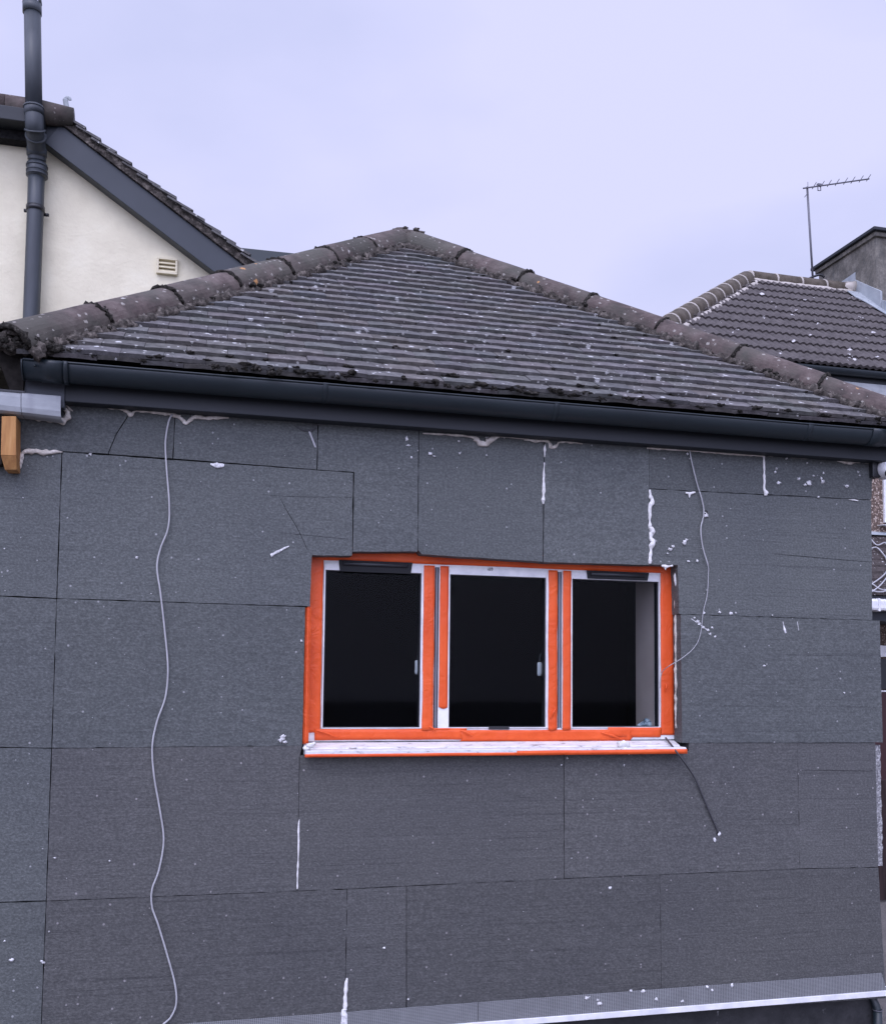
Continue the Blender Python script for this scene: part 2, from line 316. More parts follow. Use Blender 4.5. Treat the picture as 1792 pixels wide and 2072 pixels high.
# ------------------------------------------------------------------ mesh builder
class MB:
    def __init__(s): s.v = []; s.f = []; s.tone = None
    def add(s, vs, fs):
        n = len(s.v); s.v += [tuple(v) for v in vs]; s.f += [tuple(i+n for i in f) for f in fs]; return n
    def box(s, x0, x1, y0, y1, z0, z1):
        s.add([(x0, y0, z0), (x1, y0, z0), (x1, y1, z0), (x0, y1, z0), (x0, y0, z1), (x1, y0, z1), (x1, y1, z1), (x0, y1, z1)],
              [(0, 1, 5, 4), (1, 2, 6, 5), (2, 3, 7, 6), (3, 0, 4, 7), (4, 5, 6, 7), (3, 2, 1, 0)]); return s
    def hexa(s, p):   # 8 points: bottom 4, top 4
        s.add(p, [(0, 1, 5, 4), (1, 2, 6, 5), (2, 3, 7, 6), (3, 0, 4, 7), (4, 5, 6, 7), (3, 2, 1, 0)]); return s
    def prism(s, pts, y0, y1):       # pts (x,z) loop extruded in Y
        n = len(pts)
        a = [(x, y0, z) for x, z in pts]+[(x, y1, z) for x, z in pts]
        s.add(a, [tuple(range(n)), tuple(range(2*n-1, n-1, -1))]+[(i, (i+1) % n, n+(i+1) % n, n+i) for i in range(n)]); return s
    def prismx(s, pts, x0, x1):      # pts (y,z) loop extruded in X
        n = len(pts)
        a = [(x0, y, z) for y, z in pts]+[(x1, y, z) for y, z in pts]
        s.add(a, [tuple(range(n)), tuple(range(2*n-1, n-1, -1))]+[(i, (i+1) % n, n+(i+1) % n, n+i) for i in range(n)]); return s
    def tube(s, pts, r, seg=10, lump=0.0, cap=True, flat=1.0, fdir=None, sc=40):
        P = [Vector(p) for p in pts]; n = len(P)
        rs = r if isinstance(r, (list, tuple)) else [r]*n
        rings = []; up = Vector((0, 0, 1))
        for i in range(n):
            d = (P[min(i+1, n-1)]-P[max(i-1, 0)])
            if d.length < 1e-9: d = Vector((0, 0, 1))
            d.normalize()
            ref = Vector((0, 1, 0)) if abs(d.y) < 0.9 else Vector((1, 0, 0))
            a = d.cross(ref).normalized(); b = d.cross(a).normalized()
            ring = []
            for k in range(seg):
                an = 2*math.pi*k/seg
                o = a*math.cos(an)+b*math.sin(an)*flat
                q = P[i]+o*rs[i]
                if lump: q = P[i]+o*rs[i]*(1+lump*noise.noise(q*sc)*2)
                ring.append(q)
            rings.append(ring)
        fs = [(i*seg+k, i*seg+(k+1) % seg, (i+1)*seg+(k+1) % seg, (i+1)*seg+k) for i in range(n-1) for k in range(seg)]
        if cap: fs += [tuple(range(seg)), tuple(range((n-1)*seg, n*seg))]
        s.add([q for g in rings for q in g], fs); return s
    def blob(s, c, r, lump=0.3, sub=2, sc=30, seed=0.0):
        bm = bmesh.new(); bmesh.ops.create_icosphere(bm, subdivisions=sub, radius=1.0)
        c = Vector(c); rv = Vector(r) if hasattr(r, '__len__') else Vector((r, r, r))
        vs = []
        for v in bm.verts:
            d = v.co*(1+lump*noise.noise(v.co*1.7+Vector((seed, c.x*13, c.z*17)))*1.6)
            vs.append(c+Vector((d.x*rv.x, d.y*rv.y, d.z*rv.z)))
        s.add(vs, [tuple(v.index for v in f.verts) for f in bm.faces]); bm.free(); return s
    def grid(s, P, nu, nv):          # P(i,j)->vec
        s.add([P(i, j) for j in range(nv+1) for i in range(nu+1)],
              [(j*(nu+1)+i, j*(nu+1)+i+1, (j+1)*(nu+1)+i+1, (j+1)*(nu+1)+i) for j in range(nv) for i in range(nu)]); return s
    def build(s, name, material, parent=None, smooth=False, bevel=0.0, tones=None, world=None, solid=0.0):
        if parent is not None: off = wloc(parent)
        else:
            off = Vector(world) if world is not None else Vector((0, 0, 0))
        me = bpy.data.meshes.new(name)
        me.from_pydata([tuple(Vector(v)-off) for v in s.v], [], s.f)
        bm = bmesh.new(); bm.from_mesh(me)
        if not smooth or bevel or solid: bmesh.ops.remove_doubles(bm, verts=bm.verts, dist=1e-6) if tones is None else None
        bmesh.ops.recalc_face_normals(bm, faces=bm.faces)
        bm.to_mesh(me); bm.free()
        if smooth: me.polygons.foreach_set('use_smooth', [True]*len(me.polygons))
        if tones is not None:
            ca = me.color_attributes.new('tone', 'FLOAT_COLOR', 'POINT')
            for i, c in enumerate(tones): ca.data[i].color = (*c, 1)
        me.materials.append(material)
        o = bpy.data.objects.new(name, me); scene.collection.objects.link(o)
        if parent is not None: o.parent = parent; WL[o.name] = wloc(parent)
        else: o.location = off; WL[o.name] = off
        if solid:
            md = o.modifiers.new('solid', 'SOLIDIFY'); md.thickness = solid; md.offset = 0
        if bevel:
            md = o.modifiers.new('bevel', 'BEVEL'); md.width = bevel; md.segments = 2; md.limit_method = 'ANGLE'
        return o
WL = {}
def wloc(o): return WL[o.name]
def tag(o, label=None, cat=None, group=None, kind=None):
    if label: o['label'] = label
    if cat: o['category'] = cat
    if group: o['group'] = group
    if kind: o['kind'] = kind
    return o
def thing(name, loc, label, cat, group=None):
    o = bpy.data.objects.new(name, None); o.location = loc; scene.collection.objects.link(o)
    WL[o.name] = Vector(loc); return tag(o, label, cat, group)
def smoothpath(pts, n=6):
    out = []
    P = [Vector(p) for p in pts]
    for i in range(len(P)-1):
        p0 = P[max(i-1, 0)]; p1 = P[i]; p2 = P[i+1]; p3 = P[min(i+2, len(P)-1)]
        for k in range(n):
            t = k/n
            out.append(0.5*((2*p1)+(p2-p0)*t+(2*p0-5*p1+4*p2-p3)*t*t+(3*p1-p0-3*p2+p3)*t**3))
    out.append(P[-1]); return out

# ------------------------------------------------------------------ ground
GZ = -0.28
g = MB(); g.add([(-60, -60, GZ), (60, -60, GZ), (60, 60, GZ), (-60, 60, GZ)], [(0, 1, 2, 3)])
tag(g.build('ground', M_GRD), kind='structure')

# ================================================================== EXTENSION HOUSE
EXT = thing('rendered_extension', (1.2, 0.0, 0.0), 'single storey extension clad in grey foam boards with mossy tiled roof and orange taped window', 'extension')
# --- window opening in world units
OY = 0.0
def poly_w(px, Y=0.0):
    return [(X(u, v, Y), Z(u, v, Y)) for u, v in px]
def inset(poly, d):
    n = len(poly); area = sum(poly[i][0]*poly[(i+1) % n][1]-poly[(i+1) % n][0]*poly[i][1] for i in range(n))
    sgn = 1 if area > 0 else -1
    dd = d if isinstance(d, (list, tuple)) else [d]*n
    out = []
    for i in range(n):
        p0, p1, p2 = Vector(poly[i-1]), Vector(poly[i]), Vector(poly[(i+1) % n])
        e1 = (p1-p0).normalized(); e2 = (p2-p1).normalized()
        n1 = Vector((-e1.y, e1.x))*sgn; n2 = Vector((-e2.y, e2.x))*sgn
        a = p0+n1*dd[i-1]; b = p1+n2*dd[i]
        den = e1.x*e2.y-e1.y*e2.x
        if abs(den) < 0.05: out.append(p1+n1*dd[i-1]); continue
        t = ((b.x-a.x)*e2.y-(b.y-a.y)*e2.x)/den
        out.append(a+e1*t)
    return out
def ragged(poly, step=0.035, amp=0.0011):
    out = []
    n = len(poly)
    for i in range(n):
        a, b = Vector(poly[i]), Vector(poly[(i+1) % n]); L = (b-a).length
        k = max(1, int(L/step)); e = (b-a)/L; nn = Vector((-e.y, e.x))
        for j in range(k):
            p = a+(b-a)*(j/k)
            if j: p = p+nn*(noise.noise(Vector((p.x*37, p.y*37, 3.3)))*amp*2)
            out.append((p.x, p.y))
    return out
BOARDS = [
 # px polygons measured on the wall face; (poly, lined?, y offset mm, gap mm)
 ([(-60, 790), (262, 820), (257, 846), (236, 878), (219, 919), (126, 914), (-60, 903)], 0, 3.0, 1.4),
 ([(262, 820), (355, 826), (350, 928.5), (219, 919), (236, 878), (257, 846)], 0, 0.5, 1.4),
 ([(355, 826), (644, 846), (641.5, 951), (350, 928.5)], 0, 1.0, 1.8),
 ([(644, 846), (847, 860), (845, 1117), (713, 1117), (716, 956), (641.5, 951)], 0, 2.0, 1.6),
 ([(847, 860), (1101, 878), (1098, 1137.5), (853, 1122), (845, 1113)], 0, 0.0, 1.5),
 ([(1101, 878), (1312, 893), (1313, 1144), (1098, 1138)], 0, 3.5, 1.5),
 ([(1312, 893), (1543, 909), (1546, 1001), (1312, 989)], 0, 1.0, 1.4),
 ([(1543, 909), (1765, 925), (1762, 1012), (1546, 1001)], 0, 2.0, 1.4),
 ([(1312, 989), (1762, 1012), (1764, 1255), (1373, 1243), (1370, 1144), (1313, 1143)], 1, 0.0, 1.0),
 ([(1375, 1243), (1778, 1255.5), (1784, 1502.5), (1378, 1503.5)], 1, 4.0, 0.9),
 ([(126, 914), (715, 956), (713, 1125), (632, 1124), (628, 1228), (115.5, 1211)], 0, 1.0, 1.6),
 ([(115.5, 1211), (618, 1228), (612, 1509), (105.5, 1514)], 0, 2.5, 1.1),
 ([(-60, 903), (126, 914), (115.5, 1211), (-60, 1203)], 0, 0.0, 1.8),
 ([(-60, 1203), (115.5, 1211), (105.5, 1514), (-60, 1511)], 0, -2.0, 1.7),
 ([(-60, 1511), (105.5, 1514), (94.5, 1823), (-60, 1828)], 0, 1.0, 2.2),
 ([(-60, 1828), (94.5, 1823), (84, 2085), (-60, 2095)], 0, -1.0, 2.0),
 ([(105.5, 1514), (612, 1508), (606, 1535), (601, 1803), (94.5, 1823)], 1, 1.5, 0.8),
 ([(606, 1528), (1140, 1522), (1140.5, 1778), (822, 1793), (704, 1799), (601, 1803)], 1, 0.5, 0.9),
 ([(1140, 1522), (1392, 1519), (1392, 1503.2), (1612, 1503), (1617, 1758), (1498, 1763), (1140.5, 1777.5)], 1, 2.5, 1.1),
 ([(1612, 1503), (1770, 1502.6), (1776, 1755), (1617, 1758)], 1, 0.0, 0.9),
 ([(94.5, 1823), (601, 1803), (702.5, 1799), (697, 2085), (84, 2085)], 1, 2.5, 0.9),
 ([(702.5, 1799), (822, 1793), (822, 2085), (697, 2085)], 1, 1.0, 0.8),
 ([(822, 1793), (1140.5, 1777.5), (1334, 1769.5), (1338, 2050), (822, 2070)], 1, 3.0, 1.0),
 ([(1334, 1769.5), (1617, 1758), (1776, 1755), (1791, 2020), (1338, 2050)], 1, 1.2, 0.9),
]
TONE_SHADE = [.88, .96, 1.03, 1.10, 1.06, 1.12, .98, .94, 1.05, 1.00, 1.10, .98, 1.08, 1.02, 1.04, .96, .89, .86, .91, .96, .80, .86, .77, .80]  # board-to-board variation plus painted shade that darkens the lower rows
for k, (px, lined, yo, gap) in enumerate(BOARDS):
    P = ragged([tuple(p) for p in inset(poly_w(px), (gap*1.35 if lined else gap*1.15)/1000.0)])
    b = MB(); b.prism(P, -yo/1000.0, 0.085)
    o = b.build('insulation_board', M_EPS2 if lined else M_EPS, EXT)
    tn = TONE_SHADE[k]; o.color = (tn*1.04, tn*.985, tn*.98, 1) if k > 15 else (tn*.985, tn*1.0, tn*1.0, 1)
# backing wall behind boards, with the window opening left free
WX0, WX1 = X(632, 1300, 0.09)-0.012, X(1362, 1300, 0.09)+0.03
WZ0, WZ1 = Z(1000, 1500, 0.09)-0.02, Z(1000, 1128, 0.09)+0.012
b = MB(); XL_, XR_ = -0.735, X(1764, 1200, 0.0)-0.01; ZT = 2.80; ZB = Z(1000, 2045)
b.box(XL_, WX0, 0.086, 0.30, ZB, ZT).box(WX1, XR_, 0.086, 0.30, ZB, ZT).box(WX0, WX1, 0.086, 0.30, ZB, WZ0).box(WX0, WX1, 0.086, 0.30, WZ1, ZT)
b.box(-1.05, XL_-0.001, 0.086, 0.30, ZB, Z(0, 902))
b.build('block_wall', M_GAP, EXT)
b = MB(); b.box(XR_-0.3, XR_-0.001, 0.301, 2.28, GZ, ZT); b.box(XL_, XL_+0.3, 0.301, 2.3, GZ, ZT); b.box(XL_+.3, XR_-.3, 2.21, 2.28, GZ, ZT)
b.build('return_wall', M_PEB, EXT)
# lighter cut edge strip of the boards at the right corner
b = MB(); n = 26
L_ = [(X(1770+6*i/n, 1508+245*i/n), Z(1771, 1508+245*i/n)) for i in range(n+1)]
Rr = [(X(1783.5+5*i/n+random.uniform(-1.2, 1.2), 1508+245*i/n), Z(1783, 1508+245*i/n)) for i in range(n+1)]
b.prism(L_+Rr[::-1], 0.012, 0.084); b.build('adhesive_edge', M_EDGE, EXT)
# plinth, mesh strip and white base bead
zmt = lambda u, v: Z(u, v, -0.006)
zm1 = (Z(966, 2028.5)+Z(1776, 1966))/2; zm0 = (Z(1127, 2056)+Z(1788, 2001))/2; zw0 = (Z(1127, 2068.5)+Z(1788, 2012))/2
xr = X(1788, 1985)
b = MB(); xs = [-0.9, X(966, 2040)-0.0012]
def meshstrip(x0, x1, rag):
    m_ = MB(); nn = int((x1-x0)/0.05)+1
    top = [(x0+(x1-x0)*i/nn, zm1+noise.noise(Vector((i*0.7, x0, 1)))*0.0035) for i in range(nn+1)]
    bot = [(x, zm0-0.002) for x, z in top]
    if rag:
        top[-1] = (x1-0.022, zm1); right = [(x1-0.022+0.022*i/7+random.uniform(-0.003, 0.003), zm1-(zm1-zm0)*i/9) for i in range(1, 8)]+[(x1+0.012, zm0+0.012), (x1+0.02, zm0-0.002)]
        pts = top+right+bot[::-1]
    else: pts = top+bot[::-1]
    m_.prism(pts, -0.0085, -0.0062); m_.build('reinforcing_mesh', M_MESH, EXT)
meshstrip(-0.9, X(966, 2040)-0.0012, False); meshstrip(X(966, 2040)+0.0012, xr, True)
b = MB(); b.box(-0.95, X(1800, 2000)+0.02, -0.014, 0.05, zw0, zm0); b.build('base_bead', M_UPVC, EXT, bevel=0.002)
b = MB(); b.box(-0.95, X(1764, 2040, 0.06), 0.055, 0.30, GZ, zw0-0.001); b.build('plinth', M_BIT, EXT)
# --- fascia and soffit
FY = -0.07
zf0 = 2.680; zg = 2.803
XL = -0.80
xfl = X(132, 800, FY)
b = MB(); b.box(xfl, 3.42, FY, -0.0055, zf0, 2.815); b.build('fascia', M_FAS, EXT, bevel=0.003)
b = MB(); b.box(X(48, 800, -0.06), xfl-0.002, -0.062, -0.0055, Z(90, 822, -0.06), 2.80); b.build('fascia', M_FASL, EXT, bevel=0.002)
b = MB(); b.prism(poly_w([(-30, 700), (70, 712), (66, 740), (49, 760), (46, 801), (22, 795), (3, 742), (-30, 722)], -0.09), -0.09, -0.02)
b.box(-1.0, X(46, 790, -.09), -0.019, 1.6, 2.82, 2.835)
b.build('soffit', M_UND, EXT)
# --- gutter (half round, open top)
GR = 0.058; GYc = FY-0.003-GR
def gutter_mesh(x0, x1, r, t=0.003, zc=zg, a0=0, a1=180, seg=20):
    m_ = MB(); nx = max(1, int((x1-x0)/0.25))
    def ring(x, rr): return [(x, GYc-rr*math.cos(R_(a0+(a1-a0)*k/seg)), zc-rr*1.12*math.sin(R_(a0+(a1-a0)*k/seg))+noise.noise(Vector((x*0.9, 0, 5)))*0.003) for k in range(seg+1)]
    prev = None
    for i in range(nx+1):
        x = x0+(x1-x0)*i/nx; o = ring(x, r); q = ring(x, r-t); s = m_.add(o+q, [])
        if prev is not None:
            for k in range(seg):
                m_.f.append((prev+k, prev+k+1, s+k+1, s+k)); m_.f.append((prev+seg+1+k, s+seg+1+k, s+seg+2+k, prev+seg+2+k))
            m_.f.append((prev, s, s+seg+1, prev+seg+1)); m_.f.append((prev+seg, prev+2*seg+1, s+2*seg+1, s+seg))
        if i in (0, nx):
            for k in range(seg): m_.f.append((s+k, s+k+1, s+seg+2+k, s+seg+1+k))
        prev = s
    return m_
gx0 = X(46, 738, -0.19)
G = gutter_mesh(gx0, 3.42, GR).build('gutter', M_GUT, EXT, smooth=True)
# rolled front lip
b = MB(); b.tube([(x, GYc-GR-0.001, zg+noise.noise(Vector((x*0.9, 0, 5)))*0.003) for x in [gx0+(3.42-gx0)*i/20 for i in range(21)]], 0.0042, 8); b.build('gutter_lip', M_GUT, G, smooth=True)
b = MB()
pts = [(gx0-0.002, GYc-(GR+.002)*math.cos(R_(180*k/16)), zg-(GR+.002)*1.12*math.sin(R_(180*k/16))) for k in range(17)]
b.add(pts+[(gx0-0.007, p[1], p[2]) for p in pts], [tuple(range(17)), tuple(range(33, 16, -1))]+[(i, (i+1) % 17, 17+(i+1) % 17, 17+i) for i in range(17)])
b.build('stop_end', M_GUT, G)
for (u0, u1) in ((80, 128), (128, 137), (1763, 1792)):
    gutter_mesh(X(u0, 750, -0.19), X(u1, 750, -0.19), GR+(0.006 if u1-u0 > 20 else 0.009), 0.004, zg+0.003).build('gutter_union', M_GUT, G, smooth=True)
for u in (659, 1127, 1640):
    v = 739+(u-135)*0.0795
    gutter_mesh(X(u-5, v, -0.19), X(u+5, v, -0.19), GR+0.004, 0.003, zg+0.004, 0, 125).build('gutter_bracket', M_GUT, G, smooth=True)
# bent clip of the union, the loop of plastic over the first joint
b = MB(); q = [at(135, 741, -0.19), at(112, 735, -0.185), at(92, 731, -0.18), at(78, 727, -0.17), at(70, 731, -0.175), at(71, 741, -0.192)]
b.tube(smoothpath(q), 0.004, 8); b.build('gutter_clip', M_GUT, G, smooth=True)
# --- roof
TH = R_(37.8); cT, sT = math.cos(TH), math.sin(TH)
E0 = at(805, 773, -0.15); YE, ZE = E0.y, E0.z
nrm = Vector((0, -sT, cT))
def onR(u, v, lift=0.0):
    d = ray(u, v); return CAM+d*(((E0+nrm*lift-CAM).dot(nrm))/d.dot(nrm))
XL = at(20, 712, -0.15).x
AP = onR(813, 491); XA = AP.x; LS = (AP-E0).z/sT          # apex
pr = onR(1792, 842); XR = XA+(pr.x-XA)*(AP.z-ZE)/(AP.z-pr.z)
def RP(x, s, h=0.0): return Vector((x, YE+s*cT, ZE+s*sT))+nrm*h
TOPY = AP.y
ROOF = MB()
gB = (XL, YE+0.0, ZE-0.012); gC = (XR, YE, ZE-0.012); gA = tuple(AP-nrm*0.012)
gD = (XL, YE+5.0, ZE-0.012); gE = (XR, YE+5.0, ZE-0.012); gF = (XA, YE+5.0, AP.z-0.012)
ROOF.add([gB, gC, gA, gD, gE, gF], [(0, 1, 2), (0, 2, 5, 3), (1, 4, 5, 2), (3, 5, 4), (0, 3, 4, 1)])
roof = ROOF.build('roof', M_UND, EXT)
T = MB(); tones = []
gauge = 0.0975; nrow = int(LS/gauge)+1; tw = 0.166
TAILS = []
for i in range(-1, nrow):
    s = i*gauge if i >= 0 else 0.012
    x_l = XL+(XA-XL)*(max(s, 0)/LS); x_r = XR+(XA-XR)*(max(s, 0)/LS)
    off = (i % 2)*tw/2+random.uniform(-0.006, 0.006)
    x = XL-tw*1.5+off
    wob = noise.noise(Vector((i*0.77, 0, 9)))*0.004
    while x < x_r+tw:
        a, b2 = x+0.0009, x+tw-0.0009; x += tw
        # clip under the hip tiles
        a2, c2 = max(a, x_l+0.02), min(b2, x_r-0.02)
        if c2-a2 < 0.015: continue
        a, b2 = a2, c2
        rot = random.gauss(0, 0.006); hj = random.gauss(0, 0.0012)+0.034; sj = s-0.03+random.gauss(0, 0.0018)+wob
        if i == -1: hj -= 0.020; sj -= 0.014
        th = 0.0180; L = gauge+0.055
        nseg = 5; cam_ = random.uniform(0.001, 0.0035)
        tone = random.uniform(0.86, 1.12); tc_ = (tone*random.uniform(0.96, 1.06), tone, tone*random.uniform(0.95, 1.05))
        vs = []
        for top in (1, 0):
            for e in (0, 1):
                for k in range(nseg+1):
                    f = k/nseg; xx = a+(b2-a)*f
                    ss = sj+(xx-(a+b2)/2)*rot+e*L
                    if e == 0: ss += noise.noise(Vector((xx*60, i*3.1, 2)))*0.0022
                    hh = hj-e*0.024+cam_*(1-(2*f-1)**2)+(noise.noise(Vector((xx*55, i*1.7, 7)))*0.0016 if e == 0 else 0)
                    vs.append(RP(xx, ss, hh-(0 if top else th)))
        m1 = nseg+1; fs = []
        for k in range(nseg):
            fs.append((k, k+1, m1+k+1, m1+k)); fs.append((2*m1+k, 3*m1+k, 3*m1+k+1, 2*m1+k+1)); fs.append((k, 2*m1+k, 2*m1+k+1, k+1))
        fs.append((0, m1, 3*m1, 2*m1)); fs.append((nseg, 2*m1+nseg, 3*m1+nseg, m1+nseg))
        T.add(vs, fs); tones += [tc_]*len(vs)
        TAILS.append((b2, i, sj, hj))
tl = T.build('plain_tiles', M_TILE, roof, tones=tones)
# moss and grit lodged on the tile tails
b = MB()
for (x, i, s, h) in TAILS:
    pr_ = 0.6 if i <= 0 else (0.20 if i < 5 else 0.10)
    if random.random() < pr_:
        r = random.uniform(0.003, 0.0075)*(1.4 if i <= 0 else 1.0)
        b.blob(RP(x+random.uniform(-0.02, 0.02), s+random.uniform(0, 0.006), h-0.003), (r*random.uniform(1.2, 2.8), r, r*0.8), 0.9, 2, seed=random.random()*50)
for k in range(170):
    x = random.uniform(XL+0.1, XR-0.2); r = random.uniform(0.004, 0.011)
    if random.random() < 0.75 and not (-0.2 < x < 0.55 or 1.0 < x < 2.2): continue
    b.blob(RP(x, random.choice((-0.03, -0.022, -0.026, 0.06)), random.uniform(0.008, 0.036)), (r*random.uniform(1.2, 3), r, r*.8), 0.9, 2, seed=k)
for (u, v, r) in ((556, 752, 10), (520, 745, 8), (470, 748, 9), (438, 742, 6), (880, 775, 8), (845, 778, 6), (905, 781, 6), (1000, 786, 5), (1052, 790, 6), (395, 728, 5), (350, 726, 5), (760, 772, 5)):
    c = onR(u, v, 0.025); rr = r/470
    for q in range(9): b.blob(c+Vector((random.uniform(-1, 1)*rr, random.uniform(-.5, .5)*rr, random.uniform(-.5, .6)*rr)), (rr*random.uniform(.35, .6), rr*.4, rr*.42), 0.6, 2, seed=q*7+u)
tag(b.build('moss', M_MOSS, roof, smooth=True), 'dark dry moss lodged along the tile edges', kind='stuff')
# hip tiles
def hip(P0, P1, n, first=0.0, lab=None, side=1):
    d = (P1-P0); L = d.length; d.normalize()
    up = Vector((0, 0, 1)); a = d.cross(up).normalized(); u2 = a.cross(d).normalized()
    if u2.z < 0: u2 = -u2
    rad = 0.112
    for k in range(n):
        l0 = L*k/n+0.004; l1 = L*(k+1)/n-0.006
        tw_ = random.gauss(0, 0.018); sh = a*random.gauss(0, 0.003)+u2*random.gauss(0, 0.003)
        m_ = MB(); seg = 18; nl = 6
        def PP(i, j, rr):
            an = R_(-8+196*i/seg)+tw_; l = l0+(l1-l0)*j/nl
            r2 = rr*(1.03-0.05*j/nl)+noise.noise(Vector((i*.5, j*.7, k*3.1+side)))*0.0022
            return P0+d*l+sh+(a*math.cos(an)+u2*math.sin(an)*0.86)*r2-u2*0.020
        V = [PP(i, j, rad) for j in range(nl+1) for i in range(seg+1)]+[PP(i, j, rad-0.016) for j in range(nl+1) for i in range(seg+1)]
        O = (nl+1)*(seg+1); fs = []
        for j in range(nl):
            for i in range(seg):
                q = j*(seg+1)+i; fs.append((q, q+1, q+seg+2, q+seg+1)); fs.append((O+q, O+q+seg+1, O+q+seg+2, O+q+1))
        for i in range(seg):
            fs.append((i, O+i, O+i+1, i+1)); q = nl*(seg+1)+i; fs.append((q, q+1, O+q+1, O+q))
        for j in range(nl):
            q = j*(seg+1); fs.append((q, q+seg+1, O+q+seg+1, O+q)); q += seg; fs.append((q, O+q, O+q+seg+1, q+seg+1))
        m_.add(V, fs); m_.build('hip_tile', M_HIP, roof, smooth=False, bevel=0.003)
        # joint mortar
        j_ = MB(); pts = []
        for i in range(25):
            an = R_(2+176*i/24); pts.append(P0+d*(l0-0.006)+(a*math.cos(an)+u2*math.sin(an)*0.86)*(rad-0.003)-u2*0.020)
        j_.tube(pts, [0.009+0.007*abs(noise.noise(p*60)) for p in pts], 7, 0.8, sc=80); j_.build('joint_mortar', M_MOSS, roof, smooth=True)
    # bedding mortar both sides
    for sd_, name in ((1, 'bedding_mortar'), (-1, 'bedding_mortar')):
        j_ = MB(); nn = int(L/0.011)
        off = a*sd_*(rad+0.004)-u2*0.050
        pts = [P0+d*(L*q/nn)+off+a*sd_*noise.noise(Vector((q*.23, side, 2)))*0.012 for q in range(nn+1)]
        j_.tube(pts, [0.026+0.011*noise.noise(p_*31)+random.uniform(-.003, .003) for p_ in pts], 9, 0.55, sc=60)
        j_.build(name, M_MORT, roof, smooth=True)
    j_ = MB()
    for q in range(int(L*16)):
        l = random.uniform(0.0, L); sd_ = random.choice((1, -1))
        r = random.uniform(0.006, 0.013)
        if noise.noise(Vector((l*3.0, side*5, 1))) < -0.12: continue
        j_.blob(P0+d*l+a*sd_*(rad+random.uniform(-0.004, 0.03))-u2*(0.03+random.uniform(-.012, .012)), (r*1.4, r, r), 0.6, 2, seed=q)
    tag(j_.build('hip_moss', M_MOSS, roof, smooth=True), kind='stuff')
LC = Vector((XL, YE, ZE)); RC = Vector((XR, YE, ZE)); H_ = Vector((0, 0, 0.018))
hip(LC+H_, AP+H_-(AP-LC).normalized()*0.06, 7, side=1)
hip(RC+H_, AP+H_-(AP-RC).normalized()*0.06, 7, side=-1)
b = MB()   # ridge run going back from the apex
b.tube([AP+Vector((0, 0.0, 0.0)), AP+Vector((0, 2.9, 0.0))], 0.105, 18); b.build('ridge_tile', M_HIP, roof, smooth=True)
b = MB()
for q in range(26):
    r = random.uniform(0.011, 0.02)
    b.blob(AP+Vector((random.uniform(-0.09, 0.12), random.uniform(-0.13, 0.02), random.uniform(-0.02, 0.045))), (r*1.6, r, r*.8), 0.6, 2, seed=q)
b.build('apex_mortar', M_MORT, roof, smooth=True)
b = MB()
for q in range(60):
    r = random.uniform(0.010, 0.022)
    t_ = random.uniform(-1, 1)
    b.blob(LC+Vector((0.03+t_*0.08, random.uniform(-0.03, 0.05), 0.02+random.uniform(-0.03, 0.060)*(1-abs(t_)*.7))), (r*1.4, r, r), 0.55, 2, seed=q)
b.build('hip_end_mortar', M_MORT, roof, smooth=True)
b = MB()
for q in range(40):
    r = random.uniform(0.006, 0.013); t_ = random.uniform(-1, 1.6)
    b.blob(LC+Vector((0.05+t_*0.10, -0.04+random.uniform(-0.012, 0.01), 0.005+random.uniform(-0.025, 0.05)*(1-min(1, abs(t_))*.7))), (r*1.4, r, r), 0.55, 2, seed=q*2)
tag(b.build('moss', M_MOSS, roof, smooth=True), kind='stuff')

# ------------------------------------------------------------------ WINDOW
YF = 0.075
def Xf(u, v=1300): return X(u, v, YF)
zt_o = Z(640, 1123, 0.0)          # head of opening
zfb = Z(900, 1499, YF)
zft = WZ1
zgt = Z(880, 1161, YF); zgb = Z(880, 1472, YF)
fx0, fx1 = Xf(629)-0.02, Xf(1361)+0.004
WIN = MB()
WIN.box(fx0, Xf(652.5), YF, YF+0.06, zfb, zft).box(Xf(1334.5), fx1, YF, YF+0.06, zfb, zft)
WIN.box(Xf(652.5), Xf(1334.5), YF+0.001, YF+0.061, zgt+0.030, zft).box(Xf(652.5), Xf(1334.5), YF+0.001, YF+0.061, zfb, zgb-0.004)
win = WIN.build('window', M_UPVC, EXT, bevel=0.002)
tag(win, 'three pane white window masked with orange tape')
def bars(u0, u1, ug0, ug1):
    m_ = MB(); y0 = YF-0.004; y1 = YF+0.05
    m_.box(Xf(u0), Xf(ug0), y0, y1, zgb-0.004, zgt+0.032).box(Xf(ug1), Xf(u1), y0, y1, zgb-0.004, zgt+0.032)
    m_.box(Xf(ug0), Xf(ug1), y0+0.0005, y1, zgt, zgt+0.032).box(Xf(ug0), Xf(ug1), y0+0.0005, y1, zgb-0.004, zgb)
    o = m_.build('sash', M_UPVC, win, bevel=0.0015)
    m_ = MB(); t = 0.0035; a, c = Xf(ug0)+0.0005, Xf(ug1)-0.0005
    m_.box(a, a+t, y0+0.012, y1-0.008, zgb, zgt).box(c-t, c, y0+0.012, y1-0.008, zgb, zgt).box(a+t, c-t, y0+0.012, y1-0.008, zgt-t, zgt).box(a+t, c-t, y0+0.012, y1-0.008, zgb, zgb+t)
    m_.build('gasket', M_BLK, win)
    m_ = MB(); m_.box(a+0.0006, c-0.0006, y0+0.024, y0+0.030, zgb+0.0006, zgt-0.0006); m_.build('glass_pane', M_GLASS, win)
bars(653, 878, 656, 851); bars(887, 1127, 909, 1104); bars(1136, 1334, 1157, 1332.5)
